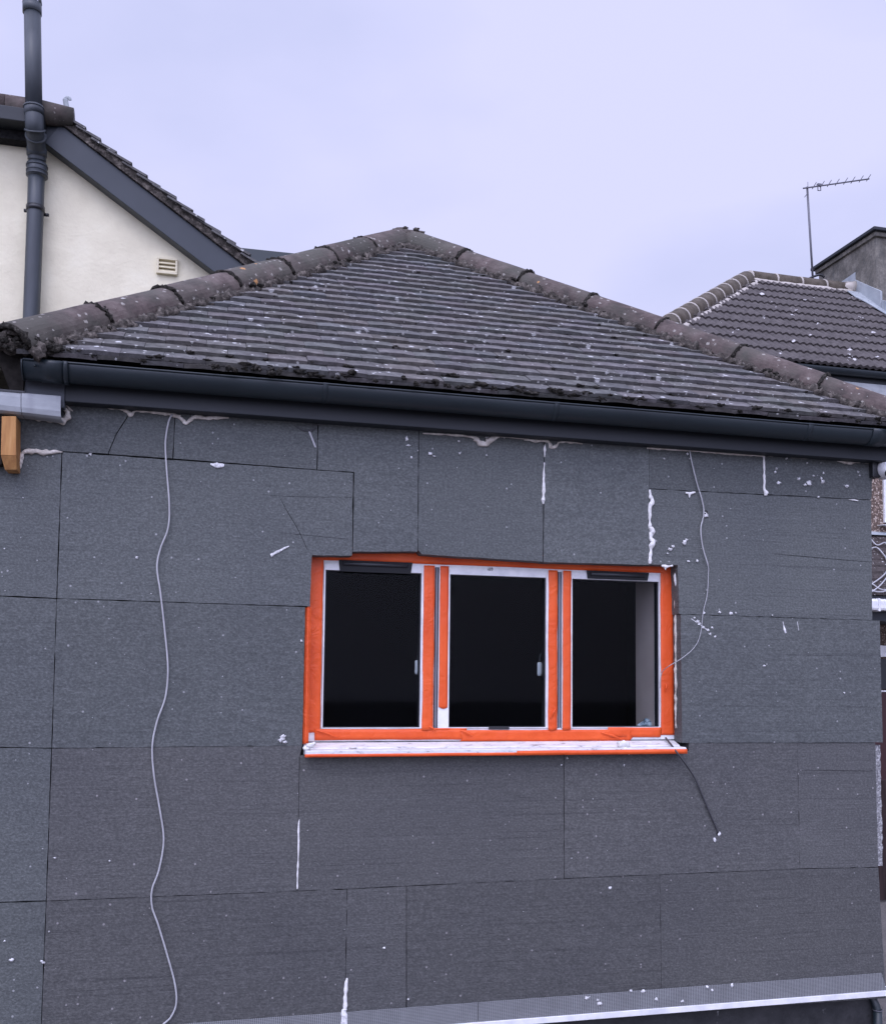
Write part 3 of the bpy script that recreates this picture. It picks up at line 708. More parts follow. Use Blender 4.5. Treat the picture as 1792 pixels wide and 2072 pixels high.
for u0, u1 in ((878.5, 886.5), (1127.5, 1135.5)):
    m_ = MB(); m_.box(Xf(u0)+0.001, Xf(u1)-0.001, YF+0.014, YF+0.05, zgb-0.004, zgt+0.036); m_.build('mullion_groove', M_BLK, win)
    m_ = MB(); um = (u0+u1)/2; m_.box(Xf(um-1.6), Xf(um+1.6), YF+0.002, YF+0.0135, zgb-0.003, zgt+0.034); m_.build('mullion_gasket', M_GASK, win)
# tape pieces
def tape(x0, x1, z0, z1, y, name='masking_tape', torn=None, wave=0.0009, tilt=0.0):
    w_, h_ = x1-x0, z1-z0; nu = max(2, int(w_/0.012)); nv = max(2, int(h_/0.012)); ph = random.uniform(0, 50)
    def P(i, j):
        fx, fz = i/nu, j/nv; x = x0+w_*fx; z = z0+h_*fz
        yy = y-abs(noise.noise(Vector((x*16+ph, z*16, 0))))*wave*2-0.0003
        if w_ < h_:
            if i in (0, nu): x += noise.noise(Vector((z*9, ph, i)))*0.0022
            if j == 0 and torn: z += noise.noise(Vector((x*90, ph, 2)))*torn+abs(fx-0.5)*torn*0.8
        else:
            if j in (0, nv): z += noise.noise(Vector((x*7, ph, j)))*0.0022
            if i in (0, nu) and torn: x += noise.noise(Vector((z*90, ph, 2)))*torn
        z += (fx-0.5)*tilt
        return (x, yy, z)
    m_ = MB(); m_.grid(P, nu, nv); return m_.build(name, M_TAPE, win, smooth=True, solid=0.0006)
yt = YF-0.0062
tape(fx0, Xf(651.3), zgb-0.02, zft-0.004, yt+0.004)
tape(Xf(855), Xf(877), zgb-0.012, zgt+0.036, yt-0.0005, torn=0.008)
tape(Xf(888), Xf(905.5), Z(895, 1434, YF), zgt+0.036, yt-0.0005, torn=0.012)
tape(Xf(1108), Xf(1126), zgb-0.014, zgt+0.036, yt-0.0005, torn=0.008)
tape(Xf(1137), Xf(1153.5), zgb-0.014, zgt+0.036, yt-0.0005, torn=0.008)
tape(Xf(1335.5), fx1-0.002, zgb-0.038, zft-0.004, yt+0.004)
tape(Xf(630), Xf(1361), Z(880, 1142, YF), zft-0.001, yt+0.0046)
tape(Xf(640), Xf(945), zfb+0.006, zgb-0.006, yt+0.0035, wave=0.002)
tape(Xf(935), Xf(1275), zfb-0.003, zgb-0.012, yt+0.003, torn=0.02, wave=0.003, tilt=0.0)
tape(Xf(870), Xf(945), zgb-0.012, zgb-0.003, yt+0.0028)
tape(Xf(1228), Xf(1335), zfb+0.012, zgb-0.001, yt+0.0022, torn=0.008, wave=0.002)
# diagonal wrinkle flaps
for (u, v, du, dv, wd) in ((640, 1478, 40, 14, 5), (930, 1478, 26, 12, 4), (1215, 1482, 46, 16, 7), (1112, 1455, 12, -22, 4), (868, 1470, 14, 10, 4), (1345, 1400, 3, -16, 3)):
    a = at(u, v, YF-0.010); c = at(u+du, v+dv, YF-0.012); m_ = MB()
    m_.tube(smoothpath([a, (a+c)/2+Vector((0, -0.004, 0.004)), c], 5), [0.0012+0.0035*math.sin(math.pi*i/10) for i in range(11)], 8, 0.3, flat=0.6); m_.build('tape_crease', M_TAPE, win, smooth=True)
# tape on reveal top + stepped left strip
m_ = MB(); nn = 60
xs = [fx0+(fx1-fx0)*i/nn for i in range(nn+1)]
zc = lambda x: WZ1-0.0015
m_.add([(x, 0.006+0.004*abs(noise.noise(Vector((x*9, 0, 0)))), Z(640+ (1370-640)*(x-fx0)/(fx1-fx0), 1117, 0)*0+WZ1-0.004+noise.noise(Vector((x*12, 3, 0)))*0.002) for x in xs]+[(x, YF, WZ1-0.004) for x in xs], [(i, i+1, nn+2+i, nn+1+i) for i in range(nn)])
m_.build('reveal_tape', M_TAPE, win, smooth=True, solid=0.0008)
tape(X(616, 1300, 0.01), fx0+0.012, zfb-0.005, Z(620, 1229, 0.0), 0.012, 'reveal_tape', wave=0.003)
m_ = MB(); m_.box(fx0-0.004, fx0+0.001, 0.002, YF, zfb, WZ1-0.004); m_.build('reveal_tape', M_TAPE, win)
# foam strip visible right of the frame
m_ = MB(); pts = [at(1366.5+noise.noise(Vector((i*.6, 0, 0)))*1.2, 1150+i*6.6, 0.045) for i in range(50)]
m_.tube(pts, [0.0055+0.002*noise.noise(p*40) for p in pts], 8, 0.5); m_.build('foam_seal', M_FOAMC, win, smooth=True)
m_ = MB(); pts = [at(1367+noise.noise(Vector((i*.9, 2, 0)))*1.5, 1156+i*3, 0.03) for i in range(11)]
m_.tube(pts, [0.004+0.006*math.sin(math.pi*i/10) for i in range(11)], 8, 0.5); m_.build('foam_seal', M_FOAM, win, smooth=True)
# black trickle vents taped on
for (u0, u1, v0, v1) in ((686, 832, 1136, 1159), (1186, 1309, 1157, 1173)):
    za, zb = Z((u0+u1)/2, v0, YF), Z((u0+u1)/2, v1, YF)
    m_ = MB(); xa, xb = Xf(u0, v0), Xf(u1, v0)
    m_.prism([(xa-0.002, za), (xb+0.004, za), (xb-0.004, zb), (xa+0.003, zb)], YF-0.0105, YF-0.006)
    o = m_.build('trickle_vent', M_VBLK, win)
    m_ = MB(); m_.tube([(xa+0.018, YF-0.014, za-0.016), (xb-0.02, YF-0.014, za-0.016)], 0.008, 12, flat=0.9); m_.build('vent_hood', M_VHOOD, win, smooth=True)
m_ = MB(); m_.box(Xf(989), Xf(1030), YF-0.0075, YF-0.0048, zgb-0.0085, zgb+0.001); m_.build('tape_scrap', M_BLK, win)
# small pencilled mark on the middle sash
strokes = [[(0, 0), (.45, 1), (.75, 0)], [(.2, .4), (.7, .4)], [(1.35, .55), (1.0, .8), (1.3, 1.0), (1.6, .8), (1.3, .5), (1.0, .2), (1.3, 0), (1.6, .25), (1.35, .55)], [(2.5, .7), (2.2, .55), (1.95, .75), (2.2, 1.0), (2.5, .8), (2.45, .3), (2.1, 0)]]
o0 = at(986.5, 1154.5, YF-0.0045); m_ = MB()
for st in strokes: m_.tube([(o0.x+p[0]*0.0092, YF-0.0048, o0.z+p[1]*0.014) for p in st], 0.0011, 6)
m_.build('pencil_mark', M_BLK, win)
# handles inside
for (u, v) in ((845, 1336), (1092, 1340)):
    p = at(u-1, v, YF+0.07); m_ = MB()
    m_.tube(smoothpath([p, p+Vector((0.0015, 0, -0.03)), p+Vector((0.0, 0, -0.064))], 4), [0.008, .011, .012, .012, .012, .012, .012, .011, .008], 10, flat=0.7)
    hd = m_.build('handle', M_UPVC, win, smooth=True)
    m_ = MB(); m_.tube(smoothpath([p+Vector((0.002, 0, 0.002)), p+Vector((0.004, 0.004, 0.03)), p+Vector((0.016, 0.006, 0.045))], 4), 0.004, 8); m_.build('handle_neck', M_BLK, win, smooth=True)
# sill: sloped top, lip and taped nose
def lineY(Y, a, c): A, B = at(*a, Y), at(*c, Y); return A, B
sy = -0.055
A, B = lineY(sy, (616, 1521.5), (1389, 1511)); zft_ = (A.z+B.z)/2; sx0, sx1 = A.x, B.x
zn0 = (Z(616, 1533, sy)+Z(1389, 1523.5, sy))/2
zsb = Z(900, 1501, YF-0.01)
m_ = MB(); m_.prismx([(YF+0.03, zsb), (YF-0.012, zsb-0.001), (0.012, zsb-0.018), (0.008, zsb-0.023), (sy+0.008, zft_+0.002), (sy, zft_-0.002), (sy, zn0), (sy+0.012, zn0), (sy+0.014, zft_-0.018), (YF+0.03, zsb-0.05)], sx0+0.004, sx1-0.002)
sill = m_.build('sill', M_SILL, win, bevel=0.0012)
def nose(x0, x1, zt_):
    m_ = MB(); nn = int((x1-x0)/0.03)+1
    xs = [x0+(x1-x0)*i/nn for i in range(nn+1)]
    V = []
    for x in xs:
        j = noise.noise(Vector((x*8, zt_, 0)))*0.0018
        V += [(x, sy-0.0012, zt_+j), (x, sy-0.0016+j, zn0-0.001), (x, sy+0.014, zn0-0.0015)]
    m_.add(V, [(3*i+k, 3*i+3+k, 3*i+4+k, 3*i+1+k) for i in range(nn) for k in (0, 1)]); m_.build('sill_tape', M_TAPE, win, smooth=True, solid=0.0008)
nose(sx0+0.002, X(1046, 1520, sy), zn0+0.012); nose(X(1046, 1520, sy)-0.002, sx1+0.001, zn0+0.0195)
m_ = MB()
for q in range(22):
    u = random.uniform(640, 1370); p = Vector((X(u, 1512, 0.0), random.uniform(-0.03, 0.05), 0)); p.z = zsb-0.018+(p.y)*0.22
    r = random.uniform(0.003, 0.009); m_.blob(p, (r*1.8, r, r*0.35), 0.6, 1, seed=q)
for (u, v, r) in ((628, 1508, 6), (621, 1514, 6), (634, 1505, 4), (1262, 1507, 9), (1266, 1516, 8), (1272, 1522, 5), (1255, 1504, 5)):
    m_.blob(at(u, v, sy+0.01 if v > 1505 else 0.0), (r/440*1.3, 0.008, r/440*.8), 0.6, 2, seed=u)
tag(m_.build('sill_plaster', M_FOAM, win, smooth=True), 'crumbs of plaster and foam on the white sill', kind='stuff')
m_ = MB(); m_.box(sx0+0.012, fx1+0.02, 0.004, 0.084, zsb-0.075, zsb-0.025); m_.build('sill_bedding', M_GAP, win)
# interior seen through the panes
RX0, RX1 = fx0-0.02, Xf(1333.5)+0.004; RZ0, RZ1 = zfb-0.01, zft
m_ = MB(); yr0, yr1 = YF+0.062, 0.345
m_.add([(RX1, yr0, RZ0), (RX1, yr1, RZ0), (RX1, yr1, RZ1), (RX1, yr0, RZ1), (RX1+0.02, yr0, RZ0), (RX1+0.02, yr1, RZ0), (RX1+0.02, yr1, RZ1), (RX1+0.02, yr0, RZ1)],
       [(0, 1, 2, 3), (7, 6, 5, 4), (0, 4, 5, 1), (1, 5, 6, 2), (2, 6, 7, 3), (3, 7, 4, 0)])
m_.build('plaster_reveal', M_PLAS, EXT)
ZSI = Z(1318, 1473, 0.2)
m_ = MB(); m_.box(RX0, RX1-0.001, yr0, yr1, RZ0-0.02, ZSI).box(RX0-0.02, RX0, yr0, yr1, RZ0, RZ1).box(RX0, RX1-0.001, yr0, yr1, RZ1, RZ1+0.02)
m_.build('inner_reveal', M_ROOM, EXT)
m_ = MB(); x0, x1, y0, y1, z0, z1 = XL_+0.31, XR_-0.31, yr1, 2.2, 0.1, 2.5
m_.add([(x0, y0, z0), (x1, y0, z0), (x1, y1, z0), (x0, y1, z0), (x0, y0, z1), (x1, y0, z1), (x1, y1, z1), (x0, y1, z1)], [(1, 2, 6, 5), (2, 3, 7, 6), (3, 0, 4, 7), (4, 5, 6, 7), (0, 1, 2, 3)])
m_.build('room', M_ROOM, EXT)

# glove on the inner sill
gl = MB(); p = at(1318, 1462, 0.20); p.z = ZSI+0.026
gl.blob(p+Vector((0.015, 0, -0.008)), (0.052, 0.03, 0.034), 0.4, 3, seed=3)
for k, dx in enumerate((-0.03, -0.045, -0.055, -0.06)):
    q = p+Vector((0.0, -0.02+k*0.014, -0.012)); gl.tube(smoothpath([q, q+Vector((dx*.6, 0, 0.004)), q+Vector((dx, -0.004, -0.012))], 4), 0.013, 8, 0.2)
gl.v = [tuple(Vector(v)) for v in gl.v]
tag(gl.build('work_glove', M_CLOTH, world=(p.x, p.y, ZSI), smooth=True), 'crumpled blue grey glove lying on the inner sill behind the right pane', 'glove')

# ------------------------------------------------------------------ foam lines, blobs and splats on the wall
def foam(px, rr, m=M_FOAM, Y=-0.004, lump=0.5, name='foam_bead', par=EXT, flat=0.8, n=8):
    P = smoothpath([at(u, v, Y) for u, v in px], n)
    K = len(P); R2 = []
    for i, p in enumerate(P):
        f = i/(K-1)*(len(rr)-1) if isinstance(rr, (list, tuple)) else 0
        r = rr if not isinstance(rr, (list, tuple)) else rr[int(f)]+(rr[min(int(f)+1, len(rr)-1)]-rr[int(f)])*(f-int(f))
        R2.append(r/450.0*(1+0.35*noise.noise(p*55)))
    return MB().tube(P, R2, 9, lump, flat=flat).build(name, m, par, smooth=True)
def fy(u): return 815+(u-130)*0.0701
foam([(131, 814), (150, 818), (190, 821), (232, 826), (256, 829)], [1.5, 2.2, 2.2, 2.5, 3], M_FOAMC)
foam([(252, 830), (266, 838), (280, 831), (330, 836), (352, 840), (366, 843)], [3, 4, 2.5, 3, 3, 4], M_FOAMC)
foam([(360, 842), (370, 850), (378, 857), (386, 849), (396, 844), (420, 847), (440, 845), (463, 845)], [3, 4, 3, 4, 4, 4, 3, 1.5], M_FOAMC)
foam([(131, 816), (140, 826), (148, 832)], [1.5, 1.3, .8], M_FOAMC)
foam([(855, 877), (900, 879), (955, 884), (968, 890)], [1.8, 2, 2.4, 4], M_FOAMC)
foam([(960, 887), (972, 895), (984, 899), (993, 889), (1010, 884)], [4, 6, 4, 5, 3], M_FOAMC)
foam([(1010, 883), (1060, 888)], [1.2, 1.2], M_FOAMC)
foam([(1060, 889), (1090, 892), (1108, 894), (1116, 905), (1126, 901), (1132, 895), (1150, 894), (1178, 898)], [2, 3, 3.4, 4, 3.5, 3.5, 2.4, 1.2], M_FOAMC)
foam([(1102, 899), (1101.5, 912), (1101, 925)], [1.6, 3.5, 1.2])
foam([(1100.5, 936), (1099.5, 970), (1099, 1005), (1098.5, 1012), (1098.5, 1020)], [1.5, 2.6, 2.6, 4.0, 1.2])
foam([(1308, 907), (1340, 908), (1387, 911), (1440, 915), (1498, 920), (1543, 922)], [2, 3, 2.2, 2.6, 2.6, 1.8], M_FOAMC)
foam([(1552, 921), (1620, 926), (1690, 931), (1717, 936), (1740, 934), (1762, 937)], [1.8, 2.2, 2.2, 4, 2.5, 1.6], M_FOAMC)
foam([(1314, 991), (1315, 1003), (1317, 1014), (1314, 1024), (1314, 1050), (1314, 1070)], [2.5, 4, 5.5, 3.5, 2.8, 3])
foam([(1315, 1068), (1320, 1076), (1316, 1086), (1319, 1096), (1316, 1108), (1315, 1120), (1314, 1141)], [4.5, 6, 5, 6, 4.5, 3.5, 2.5])
foam([(1544.5, 923), (1545, 950), (1545.5, 985), (1548, 997), (1547, 1003)], [1.8, 2.2, 2.2, 4, 2])
foam([(606, 1658), (604.5, 1672), (604, 1720), (602, 1770), (601.5, 1799)], [0.8, 1.8, 1.4, 1.5, 1.6])
foam([(702, 1979), (700, 1995), (698.5, 2020), (698, 2045)], [1.2, 3.8, 3, 4], lump=0.35)
foam([(697, 2042), (696, 2060), (695, 2080)], [5.5, 7, 7.5], M_SPLAT, lump=0.25, Y=-0.009, flat=0.5)
foam([(36, 950), (40, 935), (44, 922), (54, 914), (75, 913)], [3.5, 4.5, 5, 5, 4], M_FOAMC)
foam([(70, 913), (95, 917), (110, 914), (127, 915)], [4, 4.5, 3.2, 2.5], M_FOAMC)
foam([(55, 843), (80, 848), (105, 851), (128, 852), (136, 846), (137, 835), (131, 826)], [2.5, 3.5, 3.2, 4.5, 5.5, 5, 3], M_FOAMC, Y=-0.012)
foam([(1338, 1144.5), (1348, 1146), (1360, 1145)], [2, 3, 2]); foam([(1345, 1146), (1345.5, 1153)], [2.2, 1.2])
foam([(1386, 997), (1395, 998), (1406, 996)], [1.5, 3, 1.5]); foam([(1394, 999), (1394, 1007)], [2.5, 0.8])
foam([(426, 939), (440, 942), (454, 941)], [1.5, 5.5, 2.5], M_SPLAT, flat=0.35)
foam([(548, 1124), (553, 1122)], [3.5, 3], M_SPLAT, flat=0.4); foam([(553, 1122), (568, 1113), (585, 1105)], [1.6, 2, .8], M_SPLAT, flat=0.3, lump=0.8)
foam([(1398, 1252), (1414, 1263), (1432, 1276)], [.6, 1.6, 1.2], M_SPLAT, flat=.3, lump=.9)
foam([(1716, 1011), (1728, 1012), (1735, 1013)], [.8, 1.2, 2.2])
foam([(1583, 1258), (1586, 1272), (1589, 1281)], [0.8, 1.4, 2], M_SPLAT, flat=.4); foam([(1612, 1258), (1615, 1276)], [1, .7], M_SPLAT, flat=.3)
# grey offcut strips at the eaves
m_ = MB(); a, c = at(626, 873, -0.006), at(638, 905, -0.006)
m_.add([a+Vector((-.004, 0, 0)), a+Vector((.004, 0, 0)), c+Vector((.005, 0, 0)), c+Vector((-.003, 0, 0)), a+Vector((-.004, .002, 0)), a+Vector((.004, .002, 0)), c+Vector((.005, .002, 0)), c+Vector((-.003, .002, 0))], [(0, 1, 2, 3), (4, 7, 6, 5), (0, 4, 5, 1), (1, 5, 6, 2), (2, 6, 7, 3), (3, 7, 4, 0)])
tag(m_.build('cable_offcut', M_CAB, world=(a.x, 0, a.z)), 'short pale grey strip end hanging below the gutter above the board joint', 'strip')
foam([(596, 861), (612, 870), (628, 872), (640, 865)], [0.8, 1.4, 1.6, 1.2], M_CABD, lump=0.1, name='wire_end')
foam([(632, 861), (650, 858), (668, 857)], [1.2, 2.0, 1.6], M_CABD, lump=0.1, name='wire_end')
# scattered specks
m_ = MB()
KN = [(826, 901, 2.5), (823, 888, 3), (832, 926, 2), (870, 918, 3.5), (878, 923, 2.2), (845, 912, 1.2), (930, 917, 2.5), (928, 893, 2.2), (984, 921, 2.4), (985, 886, 3), (1020, 886, 1.2), (1428, 1043, 4), (1426, 1037, 2), (1355, 1112, 3.5), (1361, 1106, 4), (1350, 1120, 2), (1384, 1098, 4), (1388, 1092, 3), (1392, 1136, 2.5), (1410, 1135, 3),
      (1590, 928, 2.2), (1636, 977, 6), (1628, 981, 3.5), (1615, 969, 3), (1645, 963, 2.5), (1661, 968, 3), (1663, 974, 4), (1665, 957, 2), (1574, 977, 4), (1568, 955, 2.5), (1570, 948, 2), (1712, 984, 3.5), (1735, 955, 2), (1632, 937, 2), (1738, 962, 1.5), (1655, 1006, 2), (1395, 928, 1.8), (1343, 928, 1.8), (1390, 918, 2.5),
      (1455, 1239, 2.5), (1478, 1241, 3), (1488, 1240, 1.5), (1424, 1240, 3), (1545, 1347, 2.5), (1550, 1344, 1.5), (1707, 1402, 1.5), (1410, 1258, 3.5), (1422, 1270, 4), (1432, 1275, 2.5), (570, 1497, 6), (573, 1490, 4), (577, 1502, 3), (278, 1128, 2), (610, 1297, 2), (1147, 1534, 2), (1135, 1548, 2), (1262, 1548, 1.5), (1562, 1245, 1.4),
      (24, 1942, 3), (85, 1945, 2), (1414, 1262, 3), (1436, 1283, 3), (1404, 1250, 2), (1446, 1288, 2), (1440, 1270, 2), (88, 1948, 3), (10, 1904, 1.5), (112, 1736, 2), (222, 1742, 1.5), (100, 1885, 1.5), (777, 1918, 2), (826, 2022, 1.6), (1233, 1797, 2.5), (1445, 1700, 4), (1455, 1688, 4), (184, 919, 2), (1187, 2019, 4), (1209, 2024, 3), (1213, 2031, 4), (1276, 2005, 2.5), (1301, 2006, 4), (1327, 2022, 3.5), (1380, 2026, 3), (1430, 1997, 2.5), (1480, 1994, 2.5), (1440, 2004, 2)]
for (u, v, r) in KN:
    rr = r*1.2/455.0; yb = -0.0095 if v > 1990 else -0.0042
    m_.blob(at(u, v, yb), (rr*random.uniform(.7, 1.1), 0.0028, rr*random.uniform(.6, 1.0)), 0.9, 2, seed=u*.37)
tag(m_.build('adhesive_splats', M_SPLAT, EXT, smooth=True), 'white splashes of dried adhesive on the boards', kind='stuff')
m_ = MB()
for q in range(95):
    u, v = random.uniform(0, 1780), random.uniform(900, 2040)
    if 600 < u < 1395 and 1110 < v < 1540: continue
    if v > 1960 and u > 900: continue
    r = random.choice((.5, .6, .7, .8, 1.1))/455
    m_.blob(at(u, v, -0.0036), (r, 0.0015, r), 0.4, 1, seed=q)
tag(m_.build('foam_crumbs', M_SPLAT, EXT, smooth=True), kind='stuff')
# scores on the boards: shallow dark knife cuts
def cut(px, r=0.7):
    P = [at(u, v, -0.0012) for u, v in px]; return MB().tube(P, r/450, 5, 0.0, flat=0.6).build('knife_score', M_GAP, EXT)
foam([(568, 1010), (580, 1032), (605, 1075), (622, 1112)], [.3, .5, .6, .4], M_GAP, Y=-0.0012, lump=0, name='knife_score')
foam([(540, 1075), (620, 1083), (705, 1091)], [.1, .35, .25], M_GAP, Y=-0.0012, lump=0, name='knife_score')
foam([(530, 1001), (600, 1005), (712, 1006)], [.1, .35, .25], M_GAP, Y=-0.0012, lump=0, name='knife_score')
foam([(1560, 1120), (1650, 1128), (1758, 1137)], [.15, .45, .2], M_GAP, Y=-0.0012, lump=0, name='knife_score')
for (a, c) in (((103, 1859), (300, 1852)), ((830, 1846), (1300, 1832)), ((830, 2010), (1100, 2003)), ((1400, 1622), (1600, 1620)), ((1615, 1558), (1765, 1560))):
    foam([a, ((a[0]+c[0])/2, (a[1]+c[1])/2), c], [.1, .4, .15], M_GAP, Y=-0.0018, lump=0, name='knife_score')
# cable hole at the lower right
for (u, v) in ((1452, 1687), (1428, 1037)):
    m_ = MB(); c = at(u, v, -0.0030); m_.blob(c, (0.009, 0.0012, 0.010), 0.4, 2, seed=2); m_.build('cable_hole', M_GAP, EXT)

# ------------------------------------------------------------------ cables on the wall
def cable(px, r, m, name, label, cat='cable', Y=-0.014, drop=None):
    P = [at(u, v, Y) for u, v in px]
    if drop: P = drop(P)
    S = smoothpath(P, 8); o = MB().tube(S, r, 8).build(name, m, world=(S[-1].x, S[-1].y, S[-1].z), smooth=True)
    return tag(o, label, cat)
p0 = [(349, 838), (342, 852), (336.5, 880), (335, 905), (337.5, 950), (343, 1025), (340, 1070), (325, 1110), (318, 1148), (325, 1200), (333, 1270), (340, 1350), (335, 1410), (318, 1460), (308.5, 1510), (312, 1570), (324, 1640), (331.5, 1700), (322, 1760), (308, 1800), (308, 1835), (320, 1870), (338, 1930), (354, 1990), (357, 2030), (346, 2058), (328, 2076), (318, 2100)]
cable(p0, 0.0037, M_CAB, 'grey_cable', 'long pale grey cable hanging in waves down the wall left of the window')
p1 = [(1390, 900), (1394, 908), (1398, 932), (1409, 977), (1420, 1014), (1423, 1040), (1417, 1070), (1421, 1107), (1432, 1146), (1432, 1165), (1430, 1203), (1422, 1238), (1416, 1284), (1403, 1311), (1378.5, 1332), (1357, 1345), (1342, 1356), (1336.5, 1368), (1335, 1392)]
P = [at(u, v, -0.014) for u, v in p1[:-4]]+[at(1357, 1345, -0.02), at(1342, 1356, 0.03), at(1336.5, 1368, 0.055), at(1334.5, 1392, 0.066)]
S = smoothpath(P, 8); nS = len(S)
o = MB().tube(S, [0.0032 if i < 8*8 else 0.0018 for i in range(nS)], 8).build('grey_cable', M_CAB, world=tuple(S[0]), smooth=True)
tag(o, 'thin grey cable curving from the eaves to the right edge of the window', 'cable')
P = [at(1346, 1493, 0.06), at(1353, 1502, 0.01), at(1370, 1524, -0.062), at(1403, 1571, -0.02), at(1420, 1608, -0.012), at(1442, 1660, -0.010), at(1452, 1684, -0.004)]
S = smoothpath(P, 8)
tag(MB().tube(S, 0.0045, 8).build('dark_cable', M_CABD, world=tuple(S[-1]), smooth=True), 'dark cable running from the window sill down into a hole in the boards', 'cable')

# ------------------------------------------------------------------ white gutter end and timber at the left
Yg = -0.09
GW = thing('white_gutter', tuple(at(0, 850, Yg)), 'weathered white plastic gutter end butting against the dark fascia', 'gutter')
def channel(u0, u1, vt0, vt1, vb0, vb1, Y, name):
    A, B, C_, D_ = at(u0, vt0, Y), at(u1, vt1, Y), at(u1, vb1, Y), at(u0, vb0, Y)
    m_ = MB(); prof = [(0.000, 1.0), (-0.006, 0.96), (-0.010, 0.75), (-0.010, 0.30), (-0.004, 0.08), (0.012, 0.0), (0.075, 0.0), (0.075, 0.04), (0.014, 0.04), (0.0, 0.12), (-0.005, 0.32), (-0.005, 0.75), (0.002, 0.95)]
    V = []
    for (T_, Bm) in ((A, D_), (B, C_)):
        for (dy, f) in prof: V.append((Bm.x+(T_.x-Bm.x)*f, Y+dy, Bm.z+(T_.z-Bm.z)*f))
    n = len(prof); m_.add(V, [(i, (i+1) % n, n+(i+1) % n, n+i) for i in range(n)]+[tuple(range(n)), tuple(range(2*n-1, n-1, -1))])
    return m_.build(name, M_DIRTW, GW, bevel=0.001)
channel(-70, 43.6, 783, 794, 826, 838, Yg, 'gutter_length'); channel(44.6, 124, 794.5, 801, 838, 847.5, Yg-0.003, 'gutter_length')
m_ = MB(); A, B = at(-70, 781, Yg-0.01), at(50, 791, Yg-0.01); m_.hexa([A+Vector((0, 0, -.008)), B+Vector((0, 0, -.008)), B+Vector((0, .09, -.008)), A+Vector((0, .09, -.008)), A, B, B+Vector((0, .09, 0)), A+Vector((0, .09, 0))]); m_.build('roof_edge', M_BLK, GW)
# timber
Yt = -0.10
A = at(4, 842, Yt); B = at(33, 842, Yt); C_ = at(33, 922, Yt); D_ = at(2, 921, Yt)
m_ = MB(); m_.hexa([D_, C_, C_+Vector((0, .10, -0.010)), D_+Vector((0, .10, -0.010)), A, B, B+Vector((0, .10, 0)), A+Vector((0, .10, 0))])
# cranked underside so that the end grain shows
m_.hexa([D_+Vector((0.012, 0.03, -0.052)), C_+Vector((0.0, 0.03, -0.050)), C_+Vector((0, .10, -0.052)), D_+Vector((0.012, .10, -0.052)), D_+Vector((0, 0.001, -0.0005)), C_+Vector((0, 0.001, -0.0005)), C_+Vector((0, .099, -.0105)), D_+Vector((0, .099, -.0105))])
tag(m_.build('timber_batten', M_WOOD, world=tuple(D_), bevel=0.002), 'short orange brown timber block under the white gutter end', 'timber')
m_ = MB(); m_.box(at(-60, 900, -.05).x, A.x-0.002, -0.055, -0.006, Z(0, 940, -.05), Z(0, 836, -.05))  # dark box painting in the shade of the open gap beside the timber
tag(m_.build('dark_gap_fill', M_UND, world=(A.x, -0.05, D_.z)), 'dark fill standing in for the shadowed gap left of the orange timber block', 'timber')

# ------------------------------------------------------------------ white fitting at the right corner
Yw = -0.05
c = at(1797, 948, Yw)
FT = thing('wall_fitting', (c.x, 0.0, c.z), 'white rounded fitting with dark round opening under the right end of the gutter', 'wall fitting')
m_ = MB(); prof = [(0.0, 0.048), (0.03, 0.05), (0.06, 0.048), (0.08, 0.038), (0.092, 0.02), (0.095, 0.004)]
seg = 28; V = []
for (d_, r) in prof:
    for k in range(seg): an = 2*math.pi*k/seg; V.append(Vector((c.x+r*math.cos(an), 0.0+0.0-d_*0.9, c.z+r*math.sin(an)*1.0)))
fs = [(i*seg+k, i*seg+(k+1) % seg, (i+1)*seg+(k+1) % seg, (i+1)*seg+k) for i in range(len(prof)-1) for k in range(seg)]+[tuple(range(seg)), tuple(range((len(prof)-1)*seg, len(prof)*seg))]
m_.add(V, fs); m_.build('housing', M_UPVC, FT, smooth=True)
m_ = MB(); cc = at(1799, 958, -0.09); m_.blob(cc, (0.028, 0.012, 0.022), 0.0, 3); m_.build('opening', M_BLK, FT, smooth=True)
m_ = MB(); m_.box(X(1762, 950, -.02), c.x-0.03, -0.03, 0.02, Z(1766, 966, -.02), Z(1766, 932, -.02)); m_.build('bracket', M_BLK, FT, bevel=0.003)

# ------------------------------------------------------------------ black pipe at the bottom right
p = at(1774, 2030, 0.03); WP = thing('waste_pipe', (p.x, p.y, GZ), 'black waste pipe with bent top beside the dark plinth', 'pipe')
r = 0.021
m_ = MB(); m_.tube([(p.x, p.y, GZ), (p.x, p.y, Z(1774, 2044, 0.03))], r, 16); m_.build('pipe', M_GUT, WP, smooth=True)
m_ = MB(); zt = Z(1774, 2044, .03); m_.tube(smoothpath([(p.x-0.001, p.y, zt), (p.x-0.006, p.y+0.01, zt+0.03), (p.x-0.014, p.y+0.03, zt+0.06), (p.x-0.02, p.y+0.09, zt+0.08)], 5), r*0.92, 16); m_.build('elbow', M_GUT, WP, smooth=True)
m_ = MB(); m_.tube([(p.x+math.cos(a_/12*2*math.pi)*(r+.002), p.y+math.sin(a_/12*2*math.pi)*(r+.002), zt+0.002) for a_ in range(13)], 0.0025, 6); m_.build('collar', M_ALU, WP, smooth=True)
